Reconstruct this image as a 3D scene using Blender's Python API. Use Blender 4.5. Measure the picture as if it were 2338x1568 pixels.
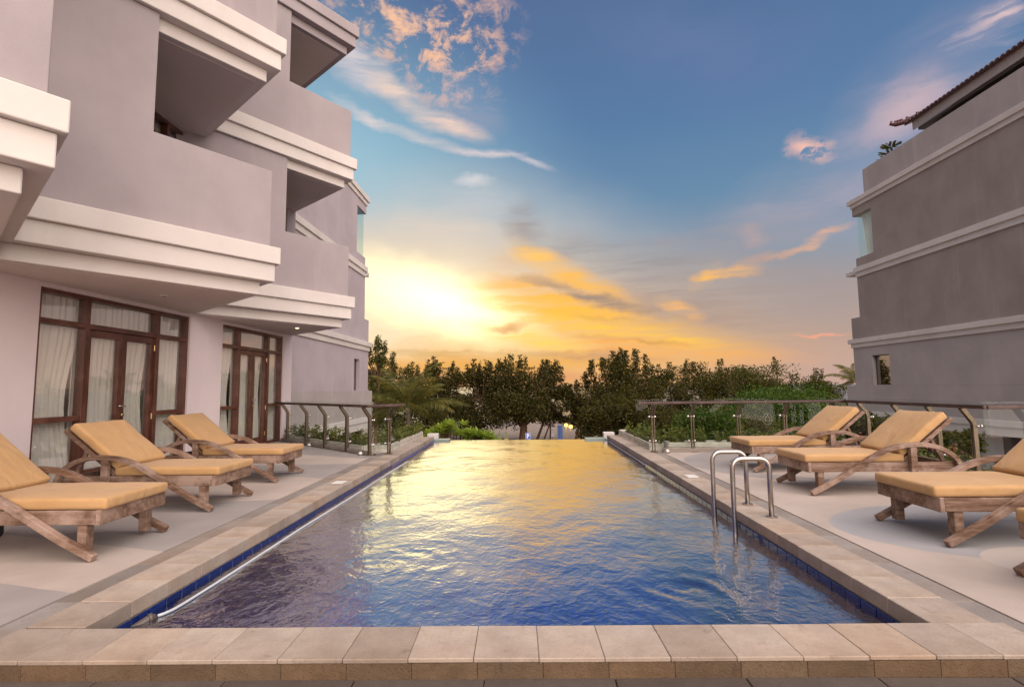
import bpy, bmesh, math, random
import numpy as np
from mathutils import Vector, Matrix

for o in list(bpy.data.objects): bpy.data.objects.remove(o)
scene = bpy.context.scene
COL = scene.collection
RNG = random.Random(7)

# ------------------------------------------------------------------ camera
FPX, CX, CY, CAMH = 1160.0, 1169.0, 784.0, 1.25
PITCH, YAW, ROLL = math.atan(100 / FPX), math.atan(27 / FPX), math.radians(.6)
Fv = Vector((-math.sin(YAW) * math.cos(PITCH), math.cos(YAW) * math.cos(PITCH), math.sin(PITCH)))
R0 = Vector((math.cos(YAW), math.sin(YAW), 0)); U0 = R0.cross(Fv)
Rv = R0 * math.cos(ROLL) - U0 * math.sin(ROLL); Uv = Rv.cross(Fv)
cam = bpy.data.cameras.new('camera'); camo = bpy.data.objects.new('camera', cam); COL.objects.link(camo)
m = Matrix((Rv, Uv, -Fv)).transposed().to_4x4(); m.translation = (0, 0, CAMH)
camo.matrix_world = m
cam.sensor_width = 36; cam.lens = FPX / 2338 * 36; cam.clip_start = .05; cam.clip_end = 20000
scene.camera = camo

def ray(x, y): return Fv * FPX + Rv * (x - CX) - Uv * (y - CY)
def at(x, y, Y):                     # point on the ray of a pixel, at depth Y along the pool
    d = ray(x, y); return Vector((0, 0, CAMH)) + d * (Y / d.y)
def azel(x, y):
    d = ray(x, y).normalized(); return math.degrees(math.atan2(d.x, d.y)), math.degrees(math.asin(d.z))
def lin(r, g, b):
    f = lambda c: c / 12.92 if c <= .04045 else ((c + .055) / 1.055) ** 2.4
    return (f(r / 255), f(g / 255), f(b / 255), 1)

# ------------------------------------------------------------------ view, fill lamp
scene.render.engine = 'CYCLES'
scene.view_settings.view_transform = 'Standard'; scene.view_settings.look = 'None'
scene.view_settings.gamma = 1; scene.view_settings.use_curve_mapping = False
scene.view_settings.exposure = 0.60
scene.render.resolution_x, scene.render.resolution_y = 1024, 686
scene.cycles.max_bounces = 8; scene.cycles.transparent_max_bounces = 12
scene.cycles.caustics_reflective = False; scene.cycles.caustics_refractive = False

FILL_DIR = Vector((.30, -.60, .60))   # added wide, soft fill lamp behind the camera, not the setting sun
sl = bpy.data.lights.new('sun', 'SUN'); sl.energy = 4.6; sl.angle = math.radians(100); sl.color = (1, .855, .75)
so = bpy.data.objects.new('sun', sl); COL.objects.link(so)
so.rotation_euler = FILL_DIR.to_track_quat('Z', 'Y').to_euler()

# ------------------------------------------------------------------ node helpers
class N:
    def __init__(s, tree): s.t = tree; s.t.nodes.clear()
    def new(s, typ, **k):
        n = s.t.nodes.new(typ)
        for a, b in k.items(): setattr(n, a, b)
        return n
    def put(s, sock, v):
        if hasattr(v, 'is_linked'): s.t.links.new(v, sock)
        elif v is not None: sock.default_value = v
    def math(s, op, a, b=None, c=None, clamp=False):
        n = s.new('ShaderNodeMath', operation=op, use_clamp=clamp)
        for i, v in enumerate((a, b, c)): s.put(n.inputs[i], v)
        return n.outputs[0]
    def vmath(s, op, a, b=None):
        n = s.new('ShaderNodeVectorMath', operation=op); s.put(n.inputs[0], a); s.put(n.inputs[1], b)
        return n.outputs[0]
    def mix(s, f, a, b, blend='MIX'):
        n = s.new('ShaderNodeMix', data_type='RGBA', blend_type=blend); n.clamp_factor = True
        s.put(n.inputs[0], f); s.put(n.inputs[6], a); s.put(n.inputs[7], b); return n.outputs[2]
    def ramp(s, f, stops, interp='LINEAR'):
        n = s.new('ShaderNodeValToRGB'); n.color_ramp.interpolation = interp; s.put(n.inputs[0], f)
        e = n.color_ramp.elements
        while len(e) < len(stops): e.new(1)
        for el, (p, c) in zip(e, stops): el.position = p; el.color = c if len(c) == 4 else (*c, 1)
        return n.outputs[0]
    def noise(s, vec, scale, detail=4, rough=.5, dist=0, out=0):
        n = s.new('ShaderNodeTexNoise'); s.put(n.inputs['Vector'], vec)
        n.inputs['Scale'].default_value = scale; n.inputs['Detail'].default_value = detail
        n.inputs['Roughness'].default_value = rough; n.inputs['Distortion'].default_value = dist
        return n.outputs[out]
    def mapping(s, vec, loc=(0, 0, 0), rot=(0, 0, 0), scale=(1, 1, 1), typ='POINT'):
        n = s.new('ShaderNodeMapping', vector_type=typ); s.put(n.inputs[0], vec)
        n.inputs[1].default_value = loc; n.inputs[2].default_value = rot; n.inputs[3].default_value = scale
        return n.outputs[0]
    def range(s, v, a, b, c=0., d=1., smooth=True):
        n = s.new('ShaderNodeMapRange', interpolation_type='SMOOTHSTEP' if smooth else 'LINEAR'); s.put(n.inputs[0], v)
        for i, x in enumerate((a, b, c, d)): n.inputs[i + 1].default_value = x
        return n.outputs[0]
    def comb(s, x, y, z=0.):
        n = s.new('ShaderNodeCombineXYZ')
        for i, v in enumerate((x, y, z)): s.put(n.inputs[i], v)
        return n.outputs[0]
    def sep(s, v):
        n = s.new('ShaderNodeSeparateXYZ'); s.put(n.inputs[0], v); return n.outputs
    def coord(s, which='Object'): return s.new('ShaderNodeTexCoord').outputs[which]
    def bump(s, h, strength=.3, dist=.01, normal=None):
        n = s.new('ShaderNodeBump'); n.inputs['Strength'].default_value = strength; n.inputs['Distance'].default_value = dist
        s.put(n.inputs['Height'], h)
        if normal is not None: s.put(n.inputs['Normal'], normal)
        return n.outputs[0]
    def rnd(s): return s.new('ShaderNodeObjectInfo').outputs['Random']

# ------------------------------------------------------------------ sky
def build_sky():
    w = bpy.data.worlds.new('World'); scene.world = w; w.use_nodes = True
    w.cycles.sampling_method = 'MANUAL'; w.cycles.sample_map_resolution = 256
    n = N(w.node_tree)
    d = n.vmath('NORMALIZE', n.coord('Generated')); x, y, z = n.sep(d)
    az = n.math('MULTIPLY', n.math('ARCTAN2', x, y), 57.29578)
    el = n.math('MULTIPLY', n.math('ARCSINE', z), 57.29578)
    ae = n.comb(az, el, 0)
    S = lambda p, c: ((p + 10) / 100, lin(*c))
    col = n.ramp(n.math('DIVIDE', n.math('ADD', el, 10), 100), [S(-10, (186, 150, 128)), S(1, (200, 158, 132)), S(5, (182, 157, 145)),
        S(9.5, (162, 152, 151)), S(14, (136, 150, 166)), S(20, (104, 138, 168)), S(28, (88, 122, 162)), S(40, (84, 108, 148)), S(90, (92, 108, 150))])
    def blob(vec, c, ang, a, b, power=1.):
        v = n.mapping(vec, (c[0], c[1], 0), (0, 0, math.radians(ang)), (a, b, 1), 'TEXTURE')
        g = n.new('ShaderNodeTexGradient', gradient_type='SPHERICAL'); n.put(g.inputs[0], v)
        f = n.range(g.outputs['Fac'], 0, 1)
        return n.math('POWER', f, power) if power != 1 else f
    warp = n.noise(n.mapping(ae, scale=(.06, .10, 1)), 1.0, 5, .55, out=1)
    wv = n.vmath('MULTIPLY', n.vmath('SUBTRACT', warp, (.5, .5, .5)), (9, 5, 0)); aw = n.vmath('ADD', ae, wv)
    wf = n.noise(n.mapping(ae, scale=(.3, .5, 1)), 1.0, 6, .6, out=1)
    af = n.vmath('ADD', ae, n.vmath('MULTIPLY', n.vmath('SUBTRACT', wf, (.5, .5, .5)), (3.0, 2.0, 0)))
    # broad glow round the set sun
    hz0 = n.range(n.noise(n.mapping(aw, rot=(0, 0, math.radians(8)), scale=(.05, .45, 1)), 1.0, 6, .6), .36, .62)
    col = n.mix(n.math('MULTIPLY', blob(ae, (-24, 22), 0, 36, 20), .85), col, lin(160, 200, 214))
    col = n.mix(n.math('MULTIPLY', blob(aw, (-9, 15), 0, 30, 12), .85), col, lin(208, 204, 198))
    col = n.mix(n.math('MULTIPLY', blob(aw, (-14, 8), -2, 46, 13, .8), .96), col, lin(244, 212, 172))
    col = n.mix(n.math('MULTIPLY', blob(aw, (-6, 4.2), -4, 44, 7.5, .8), .9), col, lin(246, 186, 104))
    col = n.mix(n.math('MULTIPLY', blob(aw, (-17, 8.8), 0, 32, 9.5, .9), n.math('MULTIPLY_ADD', hz0, .35, .62)), col, (1.0, .84, .58, 1))
    col = n.mix(n.math('MULTIPLY', blob(af, (-9.5, 9.6), -16, 18, 5.8, 1.6), 1.0), col, (2.2, 1.85, .95, 1))
    # clouds: each a soft stroke through two points of the sky
    fine = n.vmath('ADD', ae, n.vmath('MULTIPLY', n.vmath('SUBTRACT', wf, (.5, .5, .5)), (1.6, 1.0, 0)))
    streak = n.range(n.noise(n.mapping(fine, rot=(0, 0, math.radians(27)), scale=(.07, .80, 1)), 1.0, 7, .60), .38, .62)
    hz = n.range(n.noise(n.mapping(fine, rot=(0, 0, math.radians(6)), scale=(.06, .95, 1)), 1.0, 7, .62), .40, .60)
    puff = n.range(n.noise(n.mapping(ae, loc=(3.1, 1.7, 0), scale=(.30, .46, 1)), 1.0, 9, .70, .3), .45, .65)
    rise = n.math('MULTIPLY_ADD', n.range(n.noise(n.mapping(aw, rot=(0, 0, math.radians(-38)), scale=(.06, .22, 1)), 1.0, 6, .6), .36, .66), .7, .3)
    half = n.math('MULTIPLY_ADD', streak, .6, .4); hs = n.math('MULTIPLY_ADD', streak, .85, .15); hh = n.math('MULTIPLY_ADD', hz, .75, .25)
    def stroke(p1, p2, wpx, color, alpha, tex=None, vec=None, power=.75, ext=1.55):
        nonlocal col
        a1, a2 = azel(*p1), azel(*p2)
        c = ((a1[0] + a2[0]) / 2, (a1[1] + a2[1]) / 2); dx, dy = a2[0] - a1[0], a2[1] - a1[1]
        L = max(math.hypot(dx, dy) / 2 * ext, .3); b = wpx * .062
        f = n.math('MULTIPLY', blob(vec or af, c, math.degrees(math.atan2(dy, dx)), L, b, power), alpha)
        if tex is not None: f = n.math('MULTIPLY', f, tex)
        col = n.mix(f, col, lin(*color) if len(color) == 3 else color)
    # lavender veils, upper right
    stroke((1900, 470), (2240, 60), 110, (178, 164, 180), .9, rise, aw)
    stroke((2000, 300), (2150, 150), 46, (202, 176, 180), .75, rise)
    stroke((1640, 520), (1960, 400), 80, (162, 158, 172), .85, rise, aw)
    stroke((1380, 60), (1950, 160), 90, (104, 122, 164), .6, rise, aw)
    stroke((2160, 100), (2260, 55), 13, (216, 192, 194), .85, streak)
    stroke((2230, 50), (2338, 25), 20, (226, 196, 194), .85, streak)
    stroke((2190, 112), (2330, 80), 10, (196, 180, 192), .7, streak)
    # grey-mauve bank, right of the glow
    stroke((1380, 640), (1950, 690), 105, (166, 150, 146), .85, half, aw)
    stroke((1500, 560), (1900, 500), 50, (156, 152, 160), .6, half, aw)
    stroke((1240, 560), (1560, 610), 50, (146, 144, 148), .75, half, aw)
    stroke((1180, 470), (1230, 580), 46, (150, 140, 140), .85, half, aw)
    stroke((1420, 690), (1760, 750), 46, (178, 152, 136), .75, half, aw)
    # golden fan
    stroke((1150, 600), (1500, 770), 75, (226, 172, 112), .8, half)
    stroke((1165, 560), (1300, 625), 30, (255, 204, 124), 1., half, fine)
    stroke((1230, 592), (1430, 694), 32, (255, 190, 84), 1., half, fine)
    stroke((1110, 640), (1400, 712), 36, (252, 186, 88), 1., half, fine)
    stroke((1100, 672), (1440, 745), 40, (255, 198, 84), 1., half, fine)
    stroke((1180, 706), (1680, 792), 44, (255, 190, 76), 1., half, fine)
    stroke((1240, 730), (1580, 775), 24, (1.0, .64, .10, 1), 1., hs, fine)
    stroke((1200, 775), (1780, 815), 26, (248, 174, 92), 1., hh)
    stroke((1100, 745), (1340, 797), 28, (255, 214, 112), 1., half)
    stroke((1220, 648), (1420, 690), 11, (160, 140, 128), .85, half)
    stroke((1290, 664), (1500, 716), 17, (160, 140, 128), .9, half)
    stroke((1180, 632), (1290, 655), 12, (196, 164, 132), .7, half)
    stroke((1330, 722), (1500, 742), 10, (186, 146, 108), .7, hs)
    stroke((1330, 768), (1560, 782), 7, (192, 142, 100), .7, hs)
    stroke((1120, 752), (1200, 742), 10, (222, 164, 112), .85, None)
    # horizon bands
    stroke((700, 838), (1440, 824), 26, (236, 174, 92), .95, None, aw)
    stroke((820, 800), (1280, 815), 13, (206, 168, 108), .85, hh)
    stroke((1240, 806), (1500, 818), 14, (196, 148, 116), .85, hh)
    stroke((700, 868), (1440, 862), 22, (224, 158, 106), .9, None)
    stroke((1700, 850), (2300, 850), 60, (188, 164, 160), .6, None)
    # small single clouds on the right
    stroke((1586, 652), (1640, 606), 18, (255, 190, 96), 1., hs)
    stroke((1610, 628), (1730, 612), 17, (248, 186, 110), .95, hs)
    stroke((1700, 602), (1800, 575), 12, (206, 160, 136), .6, half)
    stroke((1780, 580), (1920, 524), 11, (250, 182, 126), .85, hs)
    stroke((1505, 688), (1595, 724), 19, (244, 184, 116), .95, hs)
    stroke((1700, 520), (1740, 560), 24, (184, 160, 156), .7, half)
    stroke((1815, 764), (1925, 764), 3.5, (240, 164, 136), .9, None)
    stroke((1800, 332), (1895, 342), 24, (240, 188, 172), 1., n.range(n.noise(n.mapping(ae, scale=(.5, .8, 1)), 1.0, 7, .65), .40, .52))
    # altocumulus, upper left
    stroke((790, 10), (1130, 60), 78, (250, 196, 158), 1., puff, power=.45)
    stroke((880, 110), (1130, 130), 46, (246, 190, 154), 1., puff, power=.5)
    stroke((930, 180), (1110, 220), 46, (218, 182, 172), .9, puff, power=.6)
    stroke((1000, 190), (1130, 280), 56, (152, 154, 176), .6, half, aw)
    # pale cirrus sweep
    stroke((740, 90), (880, 190), 44, (216, 204, 206), .95, half)
    stroke((850, 165), (985, 280), 30, (236, 208, 192), 1., half)
    stroke((950, 258), (1105, 314), 21, (244, 210, 190), 1., half, fine)
    stroke((770, 222), (890, 297), 14, (224, 210, 206), .95, half)
    stroke((870, 288), (1040, 338), 12, (232, 210, 202), 1., half, fine)
    stroke((1030, 346), (1180, 352), 8, (224, 208, 206), 1., half, fine)
    stroke((1160, 347), (1255, 384), 7, (198, 194, 202), .85, half, fine)
    stroke((1050, 408), (1115, 404), 15, (212, 210, 212), .9, None)
    stroke((1000, 460), (1180, 470), 40, (192, 196, 200), .6, half, aw)
    stroke((860, 520), (1170, 530), 46, (222, 206, 190), .7, half, aw)
    bg = n.new('ShaderNodeBackground'); n.put(bg.inputs[0], col); bg.inputs[1].default_value = .70
    o = n.new('ShaderNodeOutputWorld'); n.t.links.new(bg.outputs[0], o.inputs[0])
build_sky()

# ------------------------------------------------------------------ materials
MATS = {}
def mat(name):
    m = bpy.data.materials.new(name); m.use_nodes = True; n = N(m.node_tree)
    o = n.new('ShaderNodeOutputMaterial'); MATS[name] = m
    return n, o
def princ(n, o, color, rough=.6, normal=None, metal=0., spec=.5, **k):
    p = n.new('ShaderNodeBsdfPrincipled'); n.put(p.inputs['Base Color'], color); n.put(p.inputs['Roughness'], rough)
    p.inputs['Metallic'].default_value = metal; p.inputs['Specular IOR Level'].default_value = spec
    if normal is not None: n.put(p.inputs['Normal'], normal)
    for a, b in k.items(): n.put(p.inputs[a.replace('_', ' ')], b)
    n.t.links.new(p.outputs[0], o.inputs[0]); return p
def stucco(name, c1, c2, bump=.25, grain=60, streaks=0.):
    n, o = mat(name); v = n.coord()
    f = n.range(n.noise(v, .9, 5, .6), .3, .72); c = n.mix(f, c1, c2)
    if streaks:
        s = n.range(n.noise(n.mapping(v, scale=(2.2, 2.2, .22)), 1.0, 5, .65), .52, .8)
        c = n.mix(n.math('MULTIPLY', s, streaks), c, tuple(min(1, x * 1.5) for x in c1[:3]) + (1,))
        s2 = n.range(n.noise(n.mapping(v, loc=(9, 3, 1), scale=(2.6, 2.6, .18)), 1.0, 4, .6), .55, .8)
        c = n.mix(n.math('MULTIPLY', s2, streaks * .7), c, tuple(x * .62 for x in c1[:3]) + (1,))
    h = n.math('ADD', n.noise(v, grain, 3, .6), n.math('MULTIPLY', n.noise(v, 3.2, 3, .5), 1.4))
    princ(n, o, c, .85, n.bump(h, bump, .012), spec=.25)
stucco('mauve_stucco', (.375, .322, .328, 1), (.322, .275, .282, 1), .16, 70, .2)
stucco('white_stucco', (.68, .62, .575, 1), (.60, .545, .505, 1), .14, 40, .10)
stucco('ground_stucco', (.70, .60, .60, 1), (.65, .555, .56, 1), .14, 70, .08)
stucco('rough_stucco', (.47, .40, .415, 1), (.41, .35, .365, 1), .55, 24, .25)
stucco('grey_stucco', (.355, .295, .265, 1), (.295, .245, .222, 1), .5, 26, .38)
stucco('low_wall', (.44, .385, .365, 1), (.385, .335, .32, 1), .4, 26, .3)
stucco('soffit', (.66, .57, .53, 1), (.60, .52, .48, 1), .06, 30)

def stone_mat(name, ca, cb, cc, bump=.3):
    n, o = mat(name); v = n.coord(); r = n.rnd()
    vv = n.vmath('ADD', v, n.comb(n.math('MULTIPLY', r, 37), n.math('MULTIPLY', r, 71), 0))
    f = n.range(n.noise(vv, 5, 6, .65), .3, .72); c = n.mix(f, ca, cb)
    s = n.range(n.noise(vv, 70, 3, .6), .5, .75); c = n.mix(n.math('MULTIPLY', s, .5), c, cc)
    st = n.range(n.noise(n.mapping(vv, scale=(1, 1, .5)), 9, 5, .7), .58, .72)
    c = n.mix(n.math('MULTIPLY', st, .45), c, tuple(x * .6 for x in cc[:3]) + (1,))
    pt = n.range(n.noise(v, .9, 4, .6), .40, .66); c = n.mix(n.math('MULTIPLY', pt, .45), c, n.mix(1, c, (.80, .68, .58, 1), 'MULTIPLY'))
    c = n.mix(.9, c, n.ramp(r, [(0, (.70, .66, .62, 1)), (.35, (.92, .90, .88, 1)), (.7, (1.0, .97, .93, 1)), (1, (.95, .84, .73, 1))]), 'MULTIPLY')
    h = n.math('ADD', n.noise(vv, 28, 5, .7), n.noise(vv, 140, 2, .5))
    princ(n, o, c, .8, n.bump(h, bump, .006), spec=.3)
stone_mat('coping_stone', (.43, .37, .32, 1), (.34, .285, .245, 1), (.25, .205, .17, 1))
stone_mat('strip_stone', (.29, .265, .25, 1), (.24, .215, .20, 1), (.17, .15, .14, 1))
stone_mat('riser_stone', (.155, .105, .065, 1), (.11, .073, .043, 1), (.06, .04, .025, 1), .6)
stone_mat('floor_stone', (.10, .08, .07, 1), (.078, .062, .054, 1), (.045, .036, .03, 1))

def deck_mat():
    n, o = mat('deck_concrete'); v = n.coord(); x, y, z = n.sep(v)
    ws = n.vmath('ADD', v, n.vmath('MULTIPLY', n.vmath('SUBTRACT', n.noise(v, 1.3, 3, .5, out=1), (.5, .5, .5)), (.05, .05, 0)))
    xs, ys, _ = n.sep(ws)
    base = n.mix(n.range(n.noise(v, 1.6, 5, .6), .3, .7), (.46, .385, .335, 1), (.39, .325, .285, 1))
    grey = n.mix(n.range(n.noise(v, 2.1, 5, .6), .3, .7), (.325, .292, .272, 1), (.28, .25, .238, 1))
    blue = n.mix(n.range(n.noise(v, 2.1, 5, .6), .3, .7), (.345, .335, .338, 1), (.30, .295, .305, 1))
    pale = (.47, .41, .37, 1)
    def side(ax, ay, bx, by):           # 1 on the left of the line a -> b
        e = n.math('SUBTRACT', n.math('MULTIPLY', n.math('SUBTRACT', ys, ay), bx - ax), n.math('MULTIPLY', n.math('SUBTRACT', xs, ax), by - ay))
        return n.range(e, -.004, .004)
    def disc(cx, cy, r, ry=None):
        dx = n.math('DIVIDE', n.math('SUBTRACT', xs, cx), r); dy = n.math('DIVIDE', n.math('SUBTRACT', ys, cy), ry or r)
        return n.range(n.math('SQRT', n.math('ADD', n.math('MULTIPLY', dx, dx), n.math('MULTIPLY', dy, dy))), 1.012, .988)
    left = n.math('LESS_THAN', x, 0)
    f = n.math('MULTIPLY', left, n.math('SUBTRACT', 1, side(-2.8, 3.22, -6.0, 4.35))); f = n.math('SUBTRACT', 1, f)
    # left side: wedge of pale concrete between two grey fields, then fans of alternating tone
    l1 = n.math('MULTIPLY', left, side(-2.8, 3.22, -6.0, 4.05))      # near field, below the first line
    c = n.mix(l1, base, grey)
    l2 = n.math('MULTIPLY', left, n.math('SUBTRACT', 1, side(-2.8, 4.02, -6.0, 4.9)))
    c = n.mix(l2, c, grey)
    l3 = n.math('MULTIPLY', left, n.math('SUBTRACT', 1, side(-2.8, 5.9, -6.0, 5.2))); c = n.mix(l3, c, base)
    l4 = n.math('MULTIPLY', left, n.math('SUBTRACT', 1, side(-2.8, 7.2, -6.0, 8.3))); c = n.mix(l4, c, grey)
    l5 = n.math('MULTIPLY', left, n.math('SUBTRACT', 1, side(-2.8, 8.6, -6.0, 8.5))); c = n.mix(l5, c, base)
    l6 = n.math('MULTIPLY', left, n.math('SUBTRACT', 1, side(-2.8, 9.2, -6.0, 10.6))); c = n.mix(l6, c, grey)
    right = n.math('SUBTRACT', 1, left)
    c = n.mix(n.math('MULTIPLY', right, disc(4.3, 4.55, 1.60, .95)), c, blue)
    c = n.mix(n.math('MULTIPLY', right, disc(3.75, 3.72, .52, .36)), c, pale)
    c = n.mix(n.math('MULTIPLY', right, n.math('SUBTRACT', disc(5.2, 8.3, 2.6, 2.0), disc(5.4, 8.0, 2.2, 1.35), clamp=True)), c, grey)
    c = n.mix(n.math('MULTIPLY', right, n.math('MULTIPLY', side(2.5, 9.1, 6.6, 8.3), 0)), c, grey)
    gr = n.range(n.noise(v, 160, 2, .6), .42, .7); c = n.mix(n.math('MULTIPLY', gr, .28), c, (.22, .19, .17, 1))
    stn = n.range(n.noise(v, 3.3, 6, .7), .56, .74); c = n.mix(n.math('MULTIPLY', stn, .22), c, (.25, .20, .17, 1))
    h = n.math('ADD', n.noise(v, 150, 2, .6), n.math('MULTIPLY', n.noise(v, 8, 4, .6), .8))
    princ(n, o, c, .72, n.bump(h, .25, .004), spec=.35)
deck_mat()

def wood_mat(name, cols, axis_scale=(1.2, 14, 14), rough=.65, bump=.35, spec=.3):
    n, o = mat(name); v = n.coord(); r = n.rnd()
    vv = n.vmath('ADD', v, n.comb(n.math('MULTIPLY', r, 31), n.math('MULTIPLY', r, 17), n.math('MULTIPLY', r, 5)))
    g = n.noise(n.mapping(vv, scale=axis_scale), 2.2, 6, .65, .4)
    c = n.ramp(n.range(g, .25, .75, smooth=False), [(i / (len(cols) - 1), q) for i, q in enumerate(cols)])
    p = n.range(n.noise(vv, 3.5, 5, .65), .42, .68); c = n.mix(n.math('MULTIPLY', p, .6), c, tuple(min(1, x * 1.35 + .03) for x in cols[-1][:3]) + (1,))
    k = n.range(n.noise(n.mapping(vv, scale=axis_scale), 5, 3, .7), .66, .72); c = n.mix(n.math('MULTIPLY', k, .7), c, (.05, .025, .015, 1))
    princ(n, o, c, rough, n.bump(g, bump, .006), spec=spec)
wood_mat('teak', [(.04, .019, .011, 1), (.125, .066, .040, 1), (.21, .13, .09, 1), (.31, .22, .175, 1)])
wood_mat('door_wood', [(.055, .016, .009, 1), (.085, .026, .014, 1), (.12, .04, .022, 1)], (8, 8, .6), .35, .08, .5)
wood_mat('handrail_wood', [(.025, .010, .008, 1), (.042, .016, .011, 1), (.06, .024, .016, 1)], (1, 1, 14), .4, .1, .5)
wood_mat('planter_board', [(.36, .32, .26, 1), (.46, .42, .36, 1), (.54, .50, .44, 1)], (1.5, 1.5, 16), .75, .3)

def cushion_mat():
    n, o = mat('cushion_fabric'); v = n.coord()
    r = n.rnd(); vv = n.vmath('ADD', v, n.comb(n.math('MULTIPLY', r, 13), n.math('MULTIPLY', r, 29), 0))
    c = n.mix(n.range(n.noise(vv, 2.2, 4, .6), .3, .7), (.43, .25, .105, 1), (.48, .287, .132, 1))
    c = n.mix(n.math('MULTIPLY', n.range(n.noise(vv, 6, 5, .7), .56, .74), .3), c, (.36, .19, .075, 1))
    wr = n.noise(n.mapping(vv, rot=(0, 0, .6), scale=(2.2, 5.5, 3)), 1.3, 3, .5, .9)
    h = n.math('ADD', n.math('MULTIPLY', wr, 2.2), n.math('MULTIPLY', n.noise(vv, 420, 1, .5), .06))
    princ(n, o, c, .8, n.bump(h, .55, .016), spec=.25, Sheen_Weight=.15)
cushion_mat()

def simple(name, c, rough=.5, metal=0., spec=.5, var=0.):
    n, o = mat(name); col = c
    if var:
        v = n.coord(); col = n.mix(n.range(n.noise(v, 6, 5, .6), .3, .7), c, tuple(x * (1 - var) for x in c[:3]) + (1,))
    princ(n, o, col, rough, None, metal, spec)
simple('steel', (.52, .47, .43, 1), .28, 1.0, .5, .25)
simple('post_metal', (.20, .15, .11, 1), .38, .85, .5, .2)
simple('chrome', (.75, .70, .65, 1), .18, 1.0)
simple('brass', (.55, .40, .18, 1), .3, 1.0)
simple('black_rubber', (.02, .02, .02, 1), .6)
simple('gap_shade', (.02, .017, .015, 1), .9)
simple('dark_wood', (.05, .03, .022, 1), .6)
simple('white_plastic', (.72, .70, .66, 1), .4, 0, .5, .1)
simple('hose_white', (.52, .55, .58, 1), .3)
simple('fitting_dark', (.10, .08, .07, 1), .4)
simple('teal_slab', (.27, .33, .29, 1), .3, 0, .5, .15)
simple('sign_blue', (.03, .10, .45, 1), .5)
simple('sign_white', (.8, .8, .8, 1), .5)
simple('soil', (.05, .032, .022, 1), .95, 0, .2, .4)
simple('bark', (.13, .075, .045, 1), .9, 0, .2, .4)
simple('palm_bark', (.17, .13, .10, 1), .9, 0, .2, .4)
simple('frame_grey', (.10, .085, .075, 1), .5)
simple('banner_blue', (.035, .08, .22, 1), .7)
simple('banner_red', (.28, .05, .035, 1), .7)
simple('board_red', (.34, .09, .03, 1), .5)
simple('board_yellow', (.36, .22, .04, 1), .5)
simple('board_green', (.12, .13, .05, 1), .5)
simple('etched', (.30, .32, .25, 1), .6)
simple('flower_pink', (.65, .10, .18, 1), .6)
simple('white_cloth', (.75, .72, .68, 1), .8)
simple('mortar', (.33, .285, .245, 1), .95, 0, .2, .3)

def tile_mat():
    n, o = mat('pool_tile'); v = n.coord(); r = n.rnd()
    c = n.mix(n.range(n.noise(v, 9, 4, .6), .3, .7), (.003, .012, .10, 1), (.006, .022, .16, 1))
    c = n.mix(.8, c, n.ramp(r, [(0, (.6, .6, .7, 1)), (1, (1.3, 1.2, 1.1, 1))]), 'MULTIPLY')
    princ(n, o, c, .15, None)
    n, o = mat('pool_basin'); v = n.coord()
    b = n.new('ShaderNodeTexBrick'); n.put(b.inputs['Vector'], n.mapping(v, scale=(1, 1, 1)))
    b.offset = 0; b.inputs['Color1'].default_value = (.006, .05, .52, 1); b.inputs['Color2'].default_value = (.010, .075, .64, 1)
    b.inputs['Mortar'].default_value = (.03, .05, .16, 1); b.inputs['Scale'].default_value = 1
    b.inputs['Brick Width'].default_value = .15; b.inputs['Row Height'].default_value = .15; b.inputs['Mortar Size'].default_value = .006
    princ(n, o, b.outputs[0], .3, None)
tile_mat()

def glass_mat(name, ior, tint, rough=.0, wav=0., boost=1.):
    n, o = mat(name)
    fr = n.new('ShaderNodeFresnel'); fr.inputs[0].default_value = ior
    t = n.new('ShaderNodeBsdfTransparent'); t.inputs[0].default_value = tint
    g = n.new('ShaderNodeBsdfGlossy'); g.inputs['Roughness'].default_value = rough; g.inputs['Color'].default_value = (1, 1, 1, 1)
    if wav:
        b = n.bump(n.noise(n.coord(), 1.3, 2, .5), wav, .02)
        n.put(g.inputs['Normal'], b); n.put(fr.inputs['Normal'], b)
    bk = n.new('ShaderNodeNewGeometry').outputs['Backfacing']
    f = n.math('MULTIPLY', n.math('MULTIPLY', fr.outputs[0], boost, clamp=True), n.math('SUBTRACT', 1, bk))
    mx = n.new('ShaderNodeMixShader'); n.put(mx.inputs[0], f); n.t.links.new(t.outputs[0], mx.inputs[1]); n.t.links.new(g.outputs[0], mx.inputs[2])
    n.t.links.new(mx.outputs[0], o.inputs[0])
glass_mat('window_glass', 2.6, (.98, .98, .97, 1), .0, .05, 1.2)
glass_mat('rail_glass', 1.3, (.95, .975, .962, 1), .0, 0, 1.0)
glass_mat('corner_glass', 1.5, (.93, .975, .965, 1), .0)
glass_mat('dark_glass', 4.0, (.12, .11, .10, 1), .0, .05)

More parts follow.
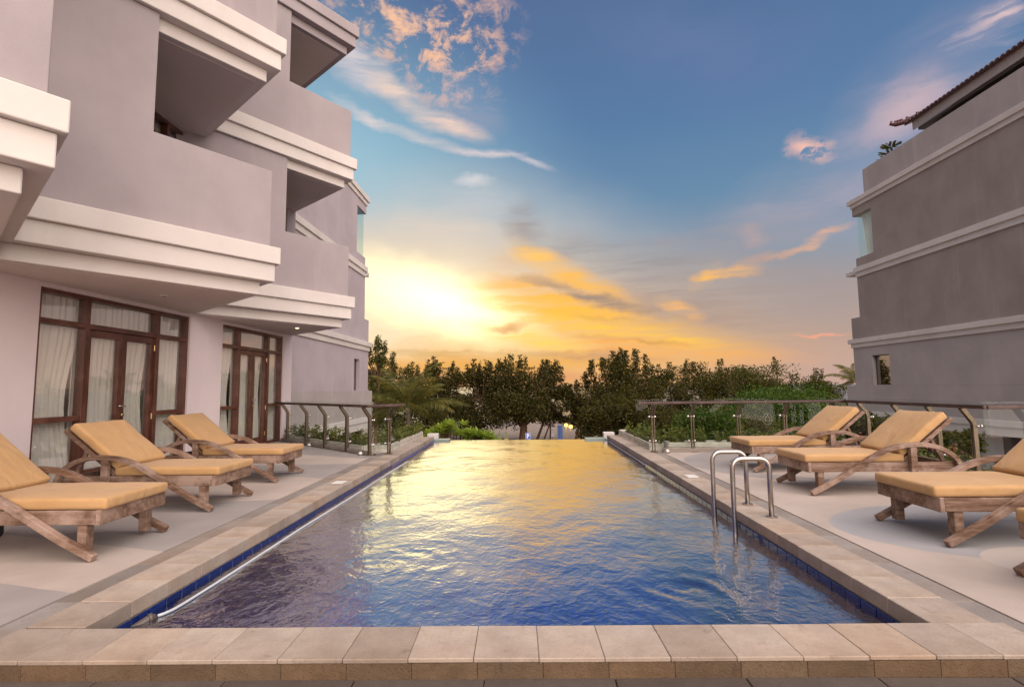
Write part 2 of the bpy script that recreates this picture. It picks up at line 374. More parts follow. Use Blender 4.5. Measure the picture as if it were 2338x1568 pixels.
def water_mat():
    n, o = mat('pool_water'); v = n.coord()
    w1 = n.noise(n.mapping(v, scale=(1.0, .8, 1)), 5.5, 3, .55, .6)
    w2 = n.noise(n.mapping(v, loc=(3, 1, 0), scale=(1.2, .9, 1)), 15, 2, .5, .8)
    w3 = n.noise(v, 1.4, 2, .5, .3)
    h = n.math('ADD', n.math('ADD', n.math('MULTIPLY', w1, 1.0), n.math('MULTIPLY', w2, .32)), n.math('MULTIPLY', w3, 1.5))
    calm = n.range(n.sep(v)[1], 13, 3, .03, .20, False)
    b = n.new('ShaderNodeBump'); n.put(b.inputs['Strength'], calm); b.inputs['Distance'].default_value = .05; n.put(b.inputs['Height'], h)
    fr = n.new('ShaderNodeFresnel'); fr.inputs[0].default_value = 1.7; n.put(fr.inputs['Normal'], b.outputs[0])
    t = n.new('ShaderNodeBsdfTransparent'); t.inputs[0].default_value = (.70, .84, .97, 1)
    g = n.new('ShaderNodeBsdfGlossy'); g.inputs['Roughness'].default_value = .10; n.put(g.inputs['Normal'], b.outputs[0])
    mx = n.new('ShaderNodeMixShader'); n.put(mx.inputs[0], n.math('MULTIPLY_ADD', fr.outputs[0], 3.6, -.17, clamp=True)); n.t.links.new(t.outputs[0], mx.inputs[1]); n.t.links.new(g.outputs[0], mx.inputs[2])
    n.t.links.new(mx.outputs[0], o.inputs[0])
    n, o = mat('sea_water'); v = n.coord()
    h = n.noise(n.mapping(v, scale=(.05, .3, 1)), 1.0, 5, .6)
    princ(n, o, (.05, .08, .10, 1), .22, n.bump(h, .5, .6), spec=.5)
    n, o = mat('beach_sand'); v = n.coord()
    c = n.mix(n.range(n.noise(v, .5, 5, .6), .3, .7), (.27, .215, .175, 1), (.21, .165, .135, 1))
    princ(n, o, c, .9, n.bump(n.noise(v, 3, 5, .7), .4, .08), spec=.2)
    n, o = mat('ground_soil'); v = n.coord()
    c = n.mix(n.range(n.noise(v, .6, 5, .6), .3, .7), (.10, .085, .06, 1), (.07, .08, .04, 1))
    princ(n, o, c, .95, n.bump(n.noise(v, 4, 4, .7), .4, .08), spec=.2)
water_mat()

def curtain_mat():
    n, o = mat('sheer_curtain'); v = n.coord()
    d = n.new('ShaderNodeBsdfDiffuse'); d.inputs[0].default_value = (.90, .87, .82, 1)
    t = n.new('ShaderNodeBsdfTranslucent'); t.inputs[0].default_value = (.7, .67, .62, 1)
    e = n.new('ShaderNodeBsdfTransparent')
    a = n.new('ShaderNodeMixShader'); a.inputs[0].default_value = .1
    n.t.links.new(d.outputs[0], a.inputs[1]); n.t.links.new(t.outputs[0], a.inputs[2])
    b = n.new('ShaderNodeMixShader'); b.inputs[0].default_value = .04
    n.t.links.new(a.outputs[0], b.inputs[1]); n.t.links.new(e.outputs[0], b.inputs[2]); n.t.links.new(b.outputs[0], o.inputs[0])
curtain_mat()

def leaf_mat(name, ca, cb, cc, trans=.45):
    n, o = mat(name)
    geo = n.new('ShaderNodeNewGeometry'); r = geo.outputs['Random Per Island']
    c = n.ramp(r, [(0, ca), (.55, cb), (1, cc)])
    d = n.new('ShaderNodeBsdfDiffuse'); n.put(d.inputs[0], c)
    t = n.new('ShaderNodeBsdfTranslucent'); n.put(t.inputs[0], n.mix(1, c, (1.5, 1.35, .55, 1), 'MULTIPLY'))
    g = n.new('ShaderNodeBsdfGlossy'); g.inputs['Roughness'].default_value = .45
    a = n.new('ShaderNodeMixShader'); a.inputs[0].default_value = trans
    n.t.links.new(d.outputs[0], a.inputs[1]); n.t.links.new(t.outputs[0], a.inputs[2])
    b = n.new('ShaderNodeMixShader'); b.inputs[0].default_value = .012
    n.t.links.new(a.outputs[0], b.inputs[1]); n.t.links.new(g.outputs[0], b.inputs[2]); n.t.links.new(b.outputs[0], o.inputs[0])
leaf_mat('leaf_dark', (.020, .022, .006, 1), (.052, .052, .013, 1), (.115, .085, .021, 1))
leaf_mat('leaf_mid', (.024, .030, .008, 1), (.062, .070, .015, 1), (.14, .115, .027, 1))
leaf_mat('leaf_bright', (.022, .05, .010, 1), (.05, .10, .018, 1), (.13, .17, .035, 1))
leaf_mat('leaf_palm', (.05, .06, .016, 1), (.11, .11, .03, 1), (.20, .165, .06, 1))
leaf_mat('leaf_frangipani', (.14, .22, .04, 1), (.24, .34, .06, 1), (.38, .46, .10, 1))
leaf_mat('leaf_planter', (.07, .10, .03, 1), (.14, .17, .045, 1), (.26, .24, .07, 1))
leaf_mat('leaf_flower', (.6, .08, .15, 1), (.68, .14, .20, 1), (.7, .25, .28, 1), .3)
def roof_mat():
    n, o = mat('roof_tile'); v = n.coord(); r = n.rnd()
    c = n.mix(n.range(n.noise(v, 8, 4, .6), .3, .7), (.09, .022, .018, 1), (.055, .016, .016, 1))
    princ(n, o, c, .55, None)
    n, o = mat('lamp_glow'); e = n.new('ShaderNodeEmission'); e.inputs[0].default_value = (1, .55, .10, 1); e.inputs[1].default_value = 2.6
    n.t.links.new(e.outputs[0], o.inputs[0])
    n, o = mat('downlight_glow'); e = n.new('ShaderNodeEmission'); e.inputs[0].default_value = (1, .78, .36, 1); e.inputs[1].default_value = 6
    n.t.links.new(e.outputs[0], o.inputs[0])
roof_mat()

# ------------------------------------------------------------------ mesh helpers
WLOC = {}
class MB:
    def __init__(s): s.v = []; s.f = []
    def add(s, vs, fs):
        k = len(s.v); s.v += [tuple(p) for p in vs]; s.f += [tuple(i + k for i in f) for f in fs]; return s
    def box(s, x0, x1, y0, y1, z0, z1):
        return s.add([(x0, y0, z0), (x1, y0, z0), (x1, y1, z0), (x0, y1, z0), (x0, y0, z1), (x1, y0, z1), (x1, y1, z1), (x0, y1, z1)],
                     [(3, 2, 1, 0), (4, 5, 6, 7), (0, 1, 5, 4), (1, 2, 6, 5), (2, 3, 7, 6), (3, 0, 4, 7)])
    def prism(s, poly, z0, z1):
        n = len(poly)
        A = sum(poly[i][0] * poly[(i + 1) % n][1] - poly[(i + 1) % n][0] * poly[i][1] for i in range(n))
        if A < 0: poly = poly[::-1]
        return s.add([(x, y, z0) for x, y in poly] + [(x, y, z1) for x, y in poly],
                     [tuple(range(n))[::-1], tuple(range(n, 2 * n))] + [(i, (i + 1) % n, n + (i + 1) % n, n + i) for i in range(n)])
    def beam(s, a, b, w, h, up=(0, 0, 1)):       # box along a -> b, w across, h along up
        a, b = Vector(a), Vector(b); d = (b - a).normalized(); r = d.cross(Vector(up)).normalized(); u = r.cross(d)
        vs = []
        for p in (a, b):
            for sx, sy in ((-1, -1), (1, -1), (1, 1), (-1, 1)): vs.append(p + r * (w / 2 * sx) + u * (h / 2 * sy))
        return s.add(vs, [(0, 1, 2, 3), (7, 6, 5, 4), (0, 4, 5, 1), (1, 5, 6, 2), (2, 6, 7, 3), (3, 7, 4, 0)])
    def tube(s, path, r, seg=10, cap=True):
        path = [Vector(p) for p in path]; n = len(path); rr = r if isinstance(r, (list, tuple)) else [r] * n
        vs, fs = [], []; ref = None
        for i, p in enumerate(path):
            d = (path[min(i + 1, n - 1)] - path[max(i - 1, 0)]).normalized()
            if ref is None: ref = d.orthogonal().normalized()
            ref = (ref - d * ref.dot(d)).normalized(); b = d.cross(ref)
            for k in range(seg):
                t = 2 * math.pi * k / seg; vs.append(p + (ref * math.cos(t) + b * math.sin(t)) * rr[i])
        for i in range(n - 1):
            for k in range(seg): fs.append((i * seg + k, i * seg + (k + 1) % seg, (i + 1) * seg + (k + 1) % seg, (i + 1) * seg + k))
        if cap: fs += [tuple(range(seg))[::-1], tuple(range((n - 1) * seg, n * seg))]
        return s.add(vs, fs)
    def ribbon(s, path, w, h, lateral=(0, 1, 0)):  # rectangular bar swept along a path in one plane
        path = [Vector(p) for p in path]; lat = Vector(lateral); n = len(path); vs, fs = [], []
        for i, p in enumerate(path):
            d = (path[min(i + 1, n - 1)] - path[max(i - 1, 0)]).normalized(); u = lat.cross(d)
            for sx, sy in ((-1, -1), (1, -1), (1, 1), (-1, 1)): vs.append(p + lat * (w / 2 * sx) + u * (h / 2 * sy))
        for i in range(n - 1):
            for k in range(4): fs.append((i * 4 + k, i * 4 + (k + 1) % 4, i * 4 + 4 + (k + 1) % 4, i * 4 + 4 + k))
        fs += [(3, 2, 1, 0), tuple(range(4 * n - 4, 4 * n))]
        return s.add(vs, fs)
    def mesh(s, name, material, off=(0, 0, 0), smooth=False):
        me = bpy.data.meshes.new(name)
        me.from_pydata([(x - off[0], y - off[1], z - off[2]) for x, y, z in s.v], [], s.f)
        bm = bmesh.new(); bm.from_mesh(me); bmesh.ops.recalc_face_normals(bm, faces=bm.faces); bm.to_mesh(me); bm.free()
        if smooth: me.shade_smooth()
        me.materials.append(MATS[material]); return me
    def build(s, name, material, parent=None, smooth=False, bevel=0., origin=None):
        off = WLOC.get(parent.name, Vector()) if parent else Vector(origin or (0, 0, 0))
        o = bpy.data.objects.new(name, s.mesh(name, material, off, smooth)); COL.objects.link(o)
        if parent: o.parent = parent
        else: o.location = off
        WLOC[o.name] = Vector(off)
        if bevel: bev(o, bevel)
        return o
def bev(o, w, seg=2):
    b = o.modifiers.new('bevel', 'BEVEL'); b.width = w; b.segments = seg; b.limit_method = 'ANGLE'
def empty(name, loc=(0, 0, 0), rz=0):
    o = bpy.data.objects.new(name, None); COL.objects.link(o); o.location = loc; o.rotation_euler.z = rz
    o.empty_display_size = .2; WLOC[o.name] = Vector(loc); return o
def tag(o, label=None, cat=None, group=None, kind=None):
    if label: o['label'] = label
    if cat: o['category'] = cat
    if group: o['group'] = group
    if kind: o['kind'] = kind
    return o
def inst(name, me, loc, parent=None, rz=0, scale=None):
    o = bpy.data.objects.new(name, me); COL.objects.link(o)
    p = WLOC.get(parent.name, Vector()) if parent else Vector()
    o.location = Vector(loc) - p; o.rotation_euler.z = rz
    if scale: o.scale = scale
    if parent: o.parent = parent
    return o
def copy_tree(o, parent=None):
    c = o.copy(); COL.objects.link(c); c.parent = parent
    for ch in list(o.children): copy_tree(ch, c)
    return c
def apply_bevel(me, w):
    bm = bmesh.new(); bm.from_mesh(me); bmesh.ops.bevel(bm, geom=bm.edges[:], offset=w, segments=1, affect='EDGES'); bm.to_mesh(me); bm.free(); return me

# ------------------------------------------------------------------ ground, sea
GZ = -6.5
tag(MB().box(-600, 600, -60, 116, GZ - .5, GZ).build('ground', 'beach_sand'), kind='structure')
tag(MB().box(-9000, 9000, 110, 15000, GZ - 1.2, GZ - .12).build('sea', 'sea_water'), kind='structure')

# ------------------------------------------------------------------ pool, coping, deck
WZ, PL, PR, PY0, PY1 = -.132, -2.36, 2.11, 2.80, 13.6
SK = math.tan(math.radians(.85))                     # the near end is a touch out of square
b = MB(); t = .35
b.add([(PL - .0, PY0 - .06, -.12), (PL, PY1, -.12), (PL, PY1, -1.35), (PL, PY0 - .06, -1.35), (PR, PY0 - .06, -.12), (PR, PY1, -.12), (PR, PY1, -1.35), (PR, PY0 - .06, -1.35)],
      [(0, 1, 2, 3), (5, 4, 7, 6), (3, 2, 6, 7), (4, 0, 3, 7)])
b.add([(PL, PY1, WZ - .012), (PR, PY1, WZ - .012), (PR, PY1, -1.35), (PL, PY1, -1.35), (PL, PY1 + .25, WZ - .03), (PR, PY1 + .25, WZ - .03), (PL, PY1 + .25, GZ), (PR, PY1 + .25, GZ)], [(0, 1, 2, 3), (0, 4, 5, 1), (4, 6, 7, 5)])
tag(b.build('pool_basin', 'pool_basin'), kind='structure')
basin = bpy.data.objects['pool_basin']
# water sheet with real ripples
def water():
    nx, ny = 120, 300; xs = np.linspace(PL, PR, nx); ys = np.linspace(PY0 - .05, PY1 + .02, ny)
    X, Y = np.meshgrid(xs, ys)
    rng = np.random.default_rng(3); Z = np.zeros_like(X)
    for k in range(26):
        a = rng.uniform(0, 2 * math.pi); L = rng.uniform(.35, 1.6); ph = rng.uniform(0, 6.28)
        Z += .0005 * L * np.sin((X * math.cos(a) + Y * math.sin(a)) * 2 * math.pi / L + ph)
    for cx, cy, amp, L, R in ((1.10, 3.60, .007, .23, .42), (-1.15, 4.1, .0035, .16, .75), (-.6, 9.2, .0025, .3, 1.1), (1.4, 7.4, .002, .28, .9)):
        th = np.arctan2(Y - cy, X - cx); r = np.hypot(X - cx, Y - cy) * (1 + .14 * np.sin(2 * th + cx) + .09 * np.sin(3 * th + 2)) + .03 * np.sin(X * 9 + Y * 7)
        Z += amp * np.cos(r * 2 * math.pi / L + th * .8) * np.exp(-(r / R) ** 2) * (.6 + .4 * np.sin(th * 2 + 1)) - amp * 1.2 * np.exp(-(r / (R * .35)) ** 2)
    Z *= np.clip((PY1 - Y) / 2.5, .12, 1)
    V = np.stack([X, Y, Z + WZ], -1).reshape(-1, 3)
    F = [(j * nx + i, j * nx + i + 1, (j + 1) * nx + i + 1, (j + 1) * nx + i) for j in range(ny - 1) for i in range(nx - 1)]
    me = bpy.data.meshes.new('pool_water'); me.from_pydata(V.tolist(), [], F); me.shade_smooth(); me.materials.append(MATS['pool_water'])
    o = bpy.data.objects.new('pool_water', me); COL.objects.link(o); tag(o, kind='structure')
water()
# waterline tiles, left and right, each its own piece
def tile_piece(w, h, d, matn, bv=.003):
    return apply_bevel(MB().box(-d / 2, d / 2, -w / 2, w / 2, -h / 2, h / 2).mesh('tile', matn), bv)
tm = tile_piece(.142, .142, .014, 'pool_tile')
for sx, xx in ((-1, PL), (1, PR)):
    for k in range(42):
        y = 2.86 + k * .15
        inst('tile', tm, (xx + -sx * .004, y, -.172), basin)
# coping
cop = tag(MB().box(PL - .32, PL - .012, PY0 - .02, 13.35, -.6, -.012).box(PR + .012, PR + .32, PY0 - .02, 13.35, -.6, -.012)
          .box(PL - .32, PR + .32, 2.53, PY0 - .03, -.6, -.012).build('pool_coping', 'mortar'), kind='structure')
def stone_mesh(sx, sy, sz, matn, bv):
    return apply_bevel(MB().box(-sx / 2, sx / 2, -sy / 2, sy / 2, -sz, 0).mesh('stone', matn), bv)
side_m = [stone_mesh(.318, .3235 - d, .095, 'coping_stone', .004) for d in (0, .001, .002)]
front_m = [stone_mesh(.3032 - d * .6, .325, .02, 'coping_stone', .003) for d in (0, .001, .002)]
strip_m = stone_mesh(.150, .646, .06, 'strip_stone', .003)
for sx, xx in ((-1, PL), (1, PR)):
    for k in range(32):
        y = 2.80 + .022 * sx + .1625 + k * .3268
        inst('stone', side_m[k % 3], (xx + sx * .161, y, RNG.uniform(-.0015, .0015)), cop, RNG.uniform(-.003, .003))
    for k in range(17):
        inst('strip_stone', strip_m, (xx + sx * .40, 2.44 + .34 + k * .65, -.006), cop)
for k in range(-9, 9):
    x = .05 + .305 * (k + .5)
    if x < PL - .33 or x > PR + .33: continue
    inst('stone', front_m[k % 3], (x, 2.635 + SK * x, RNG.uniform(-.0012, .0012)), cop, math.radians(.85))
rm = apply_bevel(MB().box(-.1518, .1518, -.025, .02, -.05, .070).mesh('riser_stone', 'riser_stone'), .002)
for k in range(-9, 9):
    x = .05 + .305 * (k + .5) + .02
    if x < PL - .33 or x > PR + .33: continue
    inst('riser_stone', rm, (x, 2.500 + SK * x, -.092), cop, math.radians(.85))
# lower floor in front, with its slabs
tf = tag(MB().box(-9, 9, -6, 2.62, -.5, -.112).build('terrace_floor', 'mortar'), kind='structure')
fm = apply_bevel(MB().box(-.298, .298, -.298, .298, -.03, 0).mesh('slab', 'floor_stone'), .003)
for i in range(-5, 6):
    for j in range(3): inst('slab', fm, (i * .602 + .1, 2.2 - j * .602, -.092 + RNG.uniform(-.001, .001)), tf)
# deck on its podium
DL = PL - .48; DR = PR + .48
dk = MB()
dk.prism([(DL, 2.0), (DL, 9.62), (-2.98, 9.62), (-6.05, 12.45), (-6.05, 14.2), (-9.5, 14.2), (-9.5, -6), (-8.9, -6), (-8.9, 2.0)], GZ, 0)
dk.prism([(DR, 2.0), (8.9, 2.0), (8.9, 6.85), (6.15, 6.85), (6.15, 9.78), (DR, 9.78)], GZ, 0)
tag(dk.build('pool_deck', 'deck_concrete'), kind='structure')
tag(MB().box(PL - .46, PL - .33, 2.4, 13.4, GZ, -.07).box(PR + .33, PR + .46, 2.4, 13.4, GZ, -.07).build('pool_podium', 'low_wall'), kind='structure')
# dark kerb at the foot of the railings
tag(MB().beam((-2.9, 9.66, .035), (-5.95, 12.47, .035), .07, .07).build('railing_kerb', 'strip_stone'), kind='structure')
tag(MB().box(DR + .02, 6.2, 9.785, 9.86, -.1, .07).build('railing_kerb', 'strip_stone'), kind='structure')

# ------------------------------------------------------------------ walls with openings
def wall_boxes(mb, axis, c0, c1, u0, u1, z0, z1, holes):
    """wall slab between c0..c1 across; u0..u1 along; holes = (ua, ub, za, zb)"""
    us = sorted({u0, u1, *[h[0] for h in holes], *[h[1] for h in holes]}); us = [u for u in us if u0 <= u <= u1]
    for a, b_ in zip(us, us[1:]):
        hs = sorted([(h[2], h[3]) for h in holes if h[0] <= a + 1e-6 and h[1] >= b_ - 1e-6])
        z = z0
        for za, zb in hs + [(z1, z1)]:
            if za - z > 1e-4:
                if axis == 'y': mb.box(c0, c1, a, b_, z, za)
                else: mb.box(a, b_, c0, c1, z, za)
            z = zb
    return mb

# ------------------------------------------------------------------ hotel with angled balconies
WX = -6.0; H = 3.26
hotel = tag(empty('hotel_building', (-6, 5, 0)), 'mauve hotel with stepped white balcony bands and angled balconies above the left loungers', 'building')
D1, D2 = (6.10, 8.95), (9.94, 12.52)
TIPS = [(-3.50, 3.37), (-3.85, 7.25), (-4.12, 11.36)]
aU = math.radians(36); U = Vector((-math.sin(aU), -math.cos(aU))); Vd = Vector((-.77, .638)).normalized()
NU = Vector((math.cos(aU), -math.sin(aU))); NV = Vector((Vd.y, -Vd.x))
if NV.x < 0: NV = -NV
def line_x(p, d, X): k = (X - p.x) / d.x; return p + d * k
def tip_off(T, o):                    # tip of the outline pushed out by o on both faces
    T = Vector(T); det = NU.x * NV.y - NU.y * NV.x
    ax, ay = NU.dot(T) + o, NV.dot(T) + o
    return Vector(((ax * NV.y - ay * NU.y) / det, (NU.x * ay - NV.x * ax) / det))
def outline(T, o):
    P = tip_off(T, o); return [line_x(P, U, WX - .12), P, line_x(P, Vd, WX - .12)]
def balcony(k, j):
    T = TIPS[k]; z0 = 2.63 + H * j + .004 * k
    for nm, o, za, zb, mt in (('lower_band', 0., .0, .19, 'white_stucco'), ('middle_band', .15, .192, .45, 'white_stucco'), ('upper_band', .205, .452, .70, 'white_stucco')):
        if k == 2 and j == 2 or k == 1 and j == 2: mt = 'mauve_stucco' if nm != 'lower_band' else 'mauve_stucco'
        q = MB().prism([tuple(p) for p in outline(T, o)], z0 + za, z0 + zb).build(nm, mt, hotel, bevel=.012)
    s = MB().prism([tuple(p) for p in outline(T, -.12)], z0 - .006, z0 + .05).build('soffit_panel', 'soffit', hotel)
    if j == 2: return
    # parapet: low along the outer part, full storey along the inner part
    P = tip_off(T, .09); Q = tip_off(T, -.06); zt = z0 + 1.87; zp = z0 + .702; ztop = z0 + H + .186
    A = P + U * 1.52; Ai = Q + U * 1.52; W = line_x(P, U, WX - .1); Wi = line_x(Q, U, WX - .1); E = line_x(P, Vd, WX - .1); Ei = line_x(Q, Vd, WX - .1)
    prof = [(W, zp), (P, zp), (P, zt), (A, zt), (A, ztop), (W, ztop)]; pin = [(Wi, zp), (Q, zp), (Q, zt), (Ai, zt), (Ai, ztop), (Wi, ztop)]
    n_ = 6; MB().add([(p.x, p.y, z) for p, z in prof + pin], [tuple(range(n_)), tuple(range(n_, 2 * n_))[::-1]] + [(i, (i + 1) % n_, n_ + (i + 1) % n_, n_ + i) for i in range(n_)]).build('parapet', 'mauve_stucco', hotel, bevel=.01)
    g = Vd * .003
    MB().prism([tuple(x) for x in (P + g, E, Ei, Q + g)], zp, zt - .001).build('return_parapet', 'mauve_stucco', hotel, bevel=.01)
for j in (0, 1, 2):
    for k in (0, 1, 2):
        if k == 0 and j == 2: continue
        balcony(k, j)
# front wall, storey by storey
for j in (0, 1, 2):
    z0 = 0 if j == 0 else 2.63 + H * (j - 1) + .7
    z1 = 2.63 + H * j + (.2 if j < 2 else .6)
    hs = [(D1[0], D1[1], z0, z0 + 2.57 if j == 0 else z0 + 2.5), (D2[0], D2[1], z0, z0 + 2.57 if j == 0 else z0 + 2.5)]
    wall_boxes(MB(), 'y', WX - .22, WX, -4, 12.98, z0, z1, hs if j < 2 else []).build('wall', 'ground_stucco' if j == 0 else 'mauve_stucco', hotel)
    MB().box(-9.2, WX - .22, -4, 12.98, z1 - .3, z1 - .02).build('floor_slab', 'soffit', hotel)
MB().box(-9.4, -9.2, -4, 12.98, 0, 9.6).box(-9.2, WX - .22, 12.78, 12.98, 0, 9.6).box(-9.2, WX - .22, 9.40, 9.46, 0, 9.6).build('inner_wall', 'ground_stucco', hotel)
MB().box(-9.2, WX - .25, -3.9, 12.7, .005, .02).build('room_floor', 'dark_wood', hotel)

def door_unit(y0, y1, z0, hgt, idx, detail=True):
    xf, xb = WX - .03, WX - .15; fw = .055; W = y1 - y0; s = W * .262; ya, yb = y0 + s, y1 - s; ym = (ya + yb) / 2
    zt = z0 + hgt; zr = z0 + 2.12; m = MB()
    m.box(xb, xf, y0, y0 + fw, z0, zt).box(xb, xf, y1 - fw, y1, z0, zt).box(xb + .001, xf - .001, y0 + fw, y1 - fw, zt - fw, zt - .001)
    for y in (ya, yb): m.box(xb + .002, xf + .004, y - .035, y + .035, z0, zt - fw)
    for a, c in ((y0 + fw, ya - .035), (ya + .035, yb - .035), (yb + .035, y1 - fw)): m.box(xb + .003, xf - .004, a, c, zr, zr + .07)
    for a, c in ((y0 + fw, ya - .035), (yb + .035, y1 - fw)): m.box(xb + .003, xf - .006, a, c, z0 + .86, z0 + .93).box(xb + .003, xf - .006, a, c, z0, z0 + .06)
    fr = m.build('door_frame', 'door_wood', hotel, bevel=.004)
    xg = WX - .11
    def pane(a, c, za, zb): MB().box(xg - .003, xg + .003, a + .002, c - .002, za + .002, zb - .002).build('pane', 'window_glass', fr)
    for a, c in ((y0 + fw, ya - .035), (yb + .035, y1 - fw)):
        pane(a, c, z0 + .06, z0 + .86); pane(a, c, z0 + .93, zr); pane(a, c, zr + .07, zt - fw)
    pane(ya + .035, yb - .035, zr + .07, zt - fw)
    for a, c in ((ya + .037, ym - .003), (ym + .003, yb - .037)):
        st = .07; l = MB(); x0, x1 = WX - .13, WX - .062
        l.box(x0, x1, a, a + st, z0 + .01, zr - .005).box(x0, x1, c - st, c, z0 + .01, zr - .005)
        l.box(x0 + .001, x1 - .001, a + st, c - st, zr - .105, zr - .006).box(x0 + .001, x1 - .001, a + st, c - st, z0 + .011, z0 + .18)
        l.build('door_leaf', 'door_wood', fr, bevel=.004)
        pane(a + st, c - st, z0 + .18, zr - .105)
    if detail:
        hy = ym + .045
        MB().tube([(WX - .062, hy, z0 + 1.03), (WX - .015, hy, z0 + 1.03)], .011).tube([(WX - .018, hy, z0 + 1.03), (WX - .018, hy - .12, z0 + 1.035)], .009).build('handle', 'chrome', fr, True)
        MB().tube([(WX - .062, hy, z0 + .90), (WX - .048, hy, z0 + .90)], .026, 14).build('lock', 'brass', fr, True)
        for y in (ya + .037, yb - .037):
            for z in (.25, .85, 1.95): MB().tube([(WX - .052, y, z0 + z - .045), (WX - .052, y, z0 + z + .045)], .012, 8).build('hinge', 'brass', fr)
    return (y0 + fw, ya), (ya, ym), (ym, yb), (yb, y1 - fw), zt - fw
def curtain(y0, y1, z0, z1, x, label, seed, pinch=0.):
    r = random.Random(seed); nu, nv = max(24, int((y1 - y0) * 95)), 10; vs = []; fs = []
    ph = [r.uniform(0, 6.28) for _ in range(4)]; per = r.uniform(.085, .12)
    for j in range(nv + 1):
        v = j / nv; z = z0 + (z1 - z0) * v
        for i in range(nu + 1):
            u = i / nu; w = 1 - pinch * math.sin(math.pi * min(1, v * 1.15)) ** 2 * .6
            y = y0 + (y1 - y0) * (u * w)
            s = (y1 - y0) * u
            dx = .022 * math.sin(s / per * 6.28 + ph[0] + .5 * math.sin(3 * v + ph[1])) + .014 * math.sin(s / (per * 2.7) * 6.28 + ph[2] + v * 1.3)
            vs.append((x + dx * (1.15 - .5 * v), y, z))
    for j in range(nv):
        for i in range(nu): k = j * (nu + 1) + i; fs.append((k, k + 1, k + nu + 2, k + nu + 1))
    m = MB(); m.v = vs; m.f = fs
    o = m.build('curtain', 'sheer_curtain', None, True, origin=((x), (y0 + y1) / 2, z0))
    return tag(o, label, 'curtain', 'sheer curtains behind the terrace doors')
WHO = {0: ('the near terrace door', D1), 1: ('the far terrace door', D2)}
PART = ('side window nearest the camera', 'nearer door leaf', 'farther door leaf', 'side window farthest from the camera')
for i, (who, D) in WHO.items():
    *segs, zt = door_unit(D[0], D[1], .0, 2.57, i)
    for q, (a, c) in enumerate(segs):
        curtain(a - .03, c + .03, .03, zt + .03, WX - .215, f'white sheer curtain behind {PART[q]} of {who}', 10 * i + q, (.35, .12, .3, .05)[q])
for i, D in ((0, D1), (1, D2)):
    z0 = 3.335
    *segs, zt = door_unit(D[0], D[1], z0, 2.5, i, False)
    if i == 0: curtain(segs[0][0], segs[3][1], z0 + .03, zt + .03, WX - .30, 'white sheer curtain behind the window of the balcony one floor up', 77, .1)
def downlight(x, y, z, lit):
    o = MB().tube([(x, y, z - .012), (x, y, z + .02)], .055, 20).build('downlight', 'white_plastic', hotel)
    MB().tube([(x, y, z - .014), (x, y, z - .011)], .036, 16).build('bulb', 'downlight_glow' if lit else 'frame_grey', o)
downlight(-5.05, 11.15, 2.625, True); downlight(-5.2, 7.15, 2.625, False)

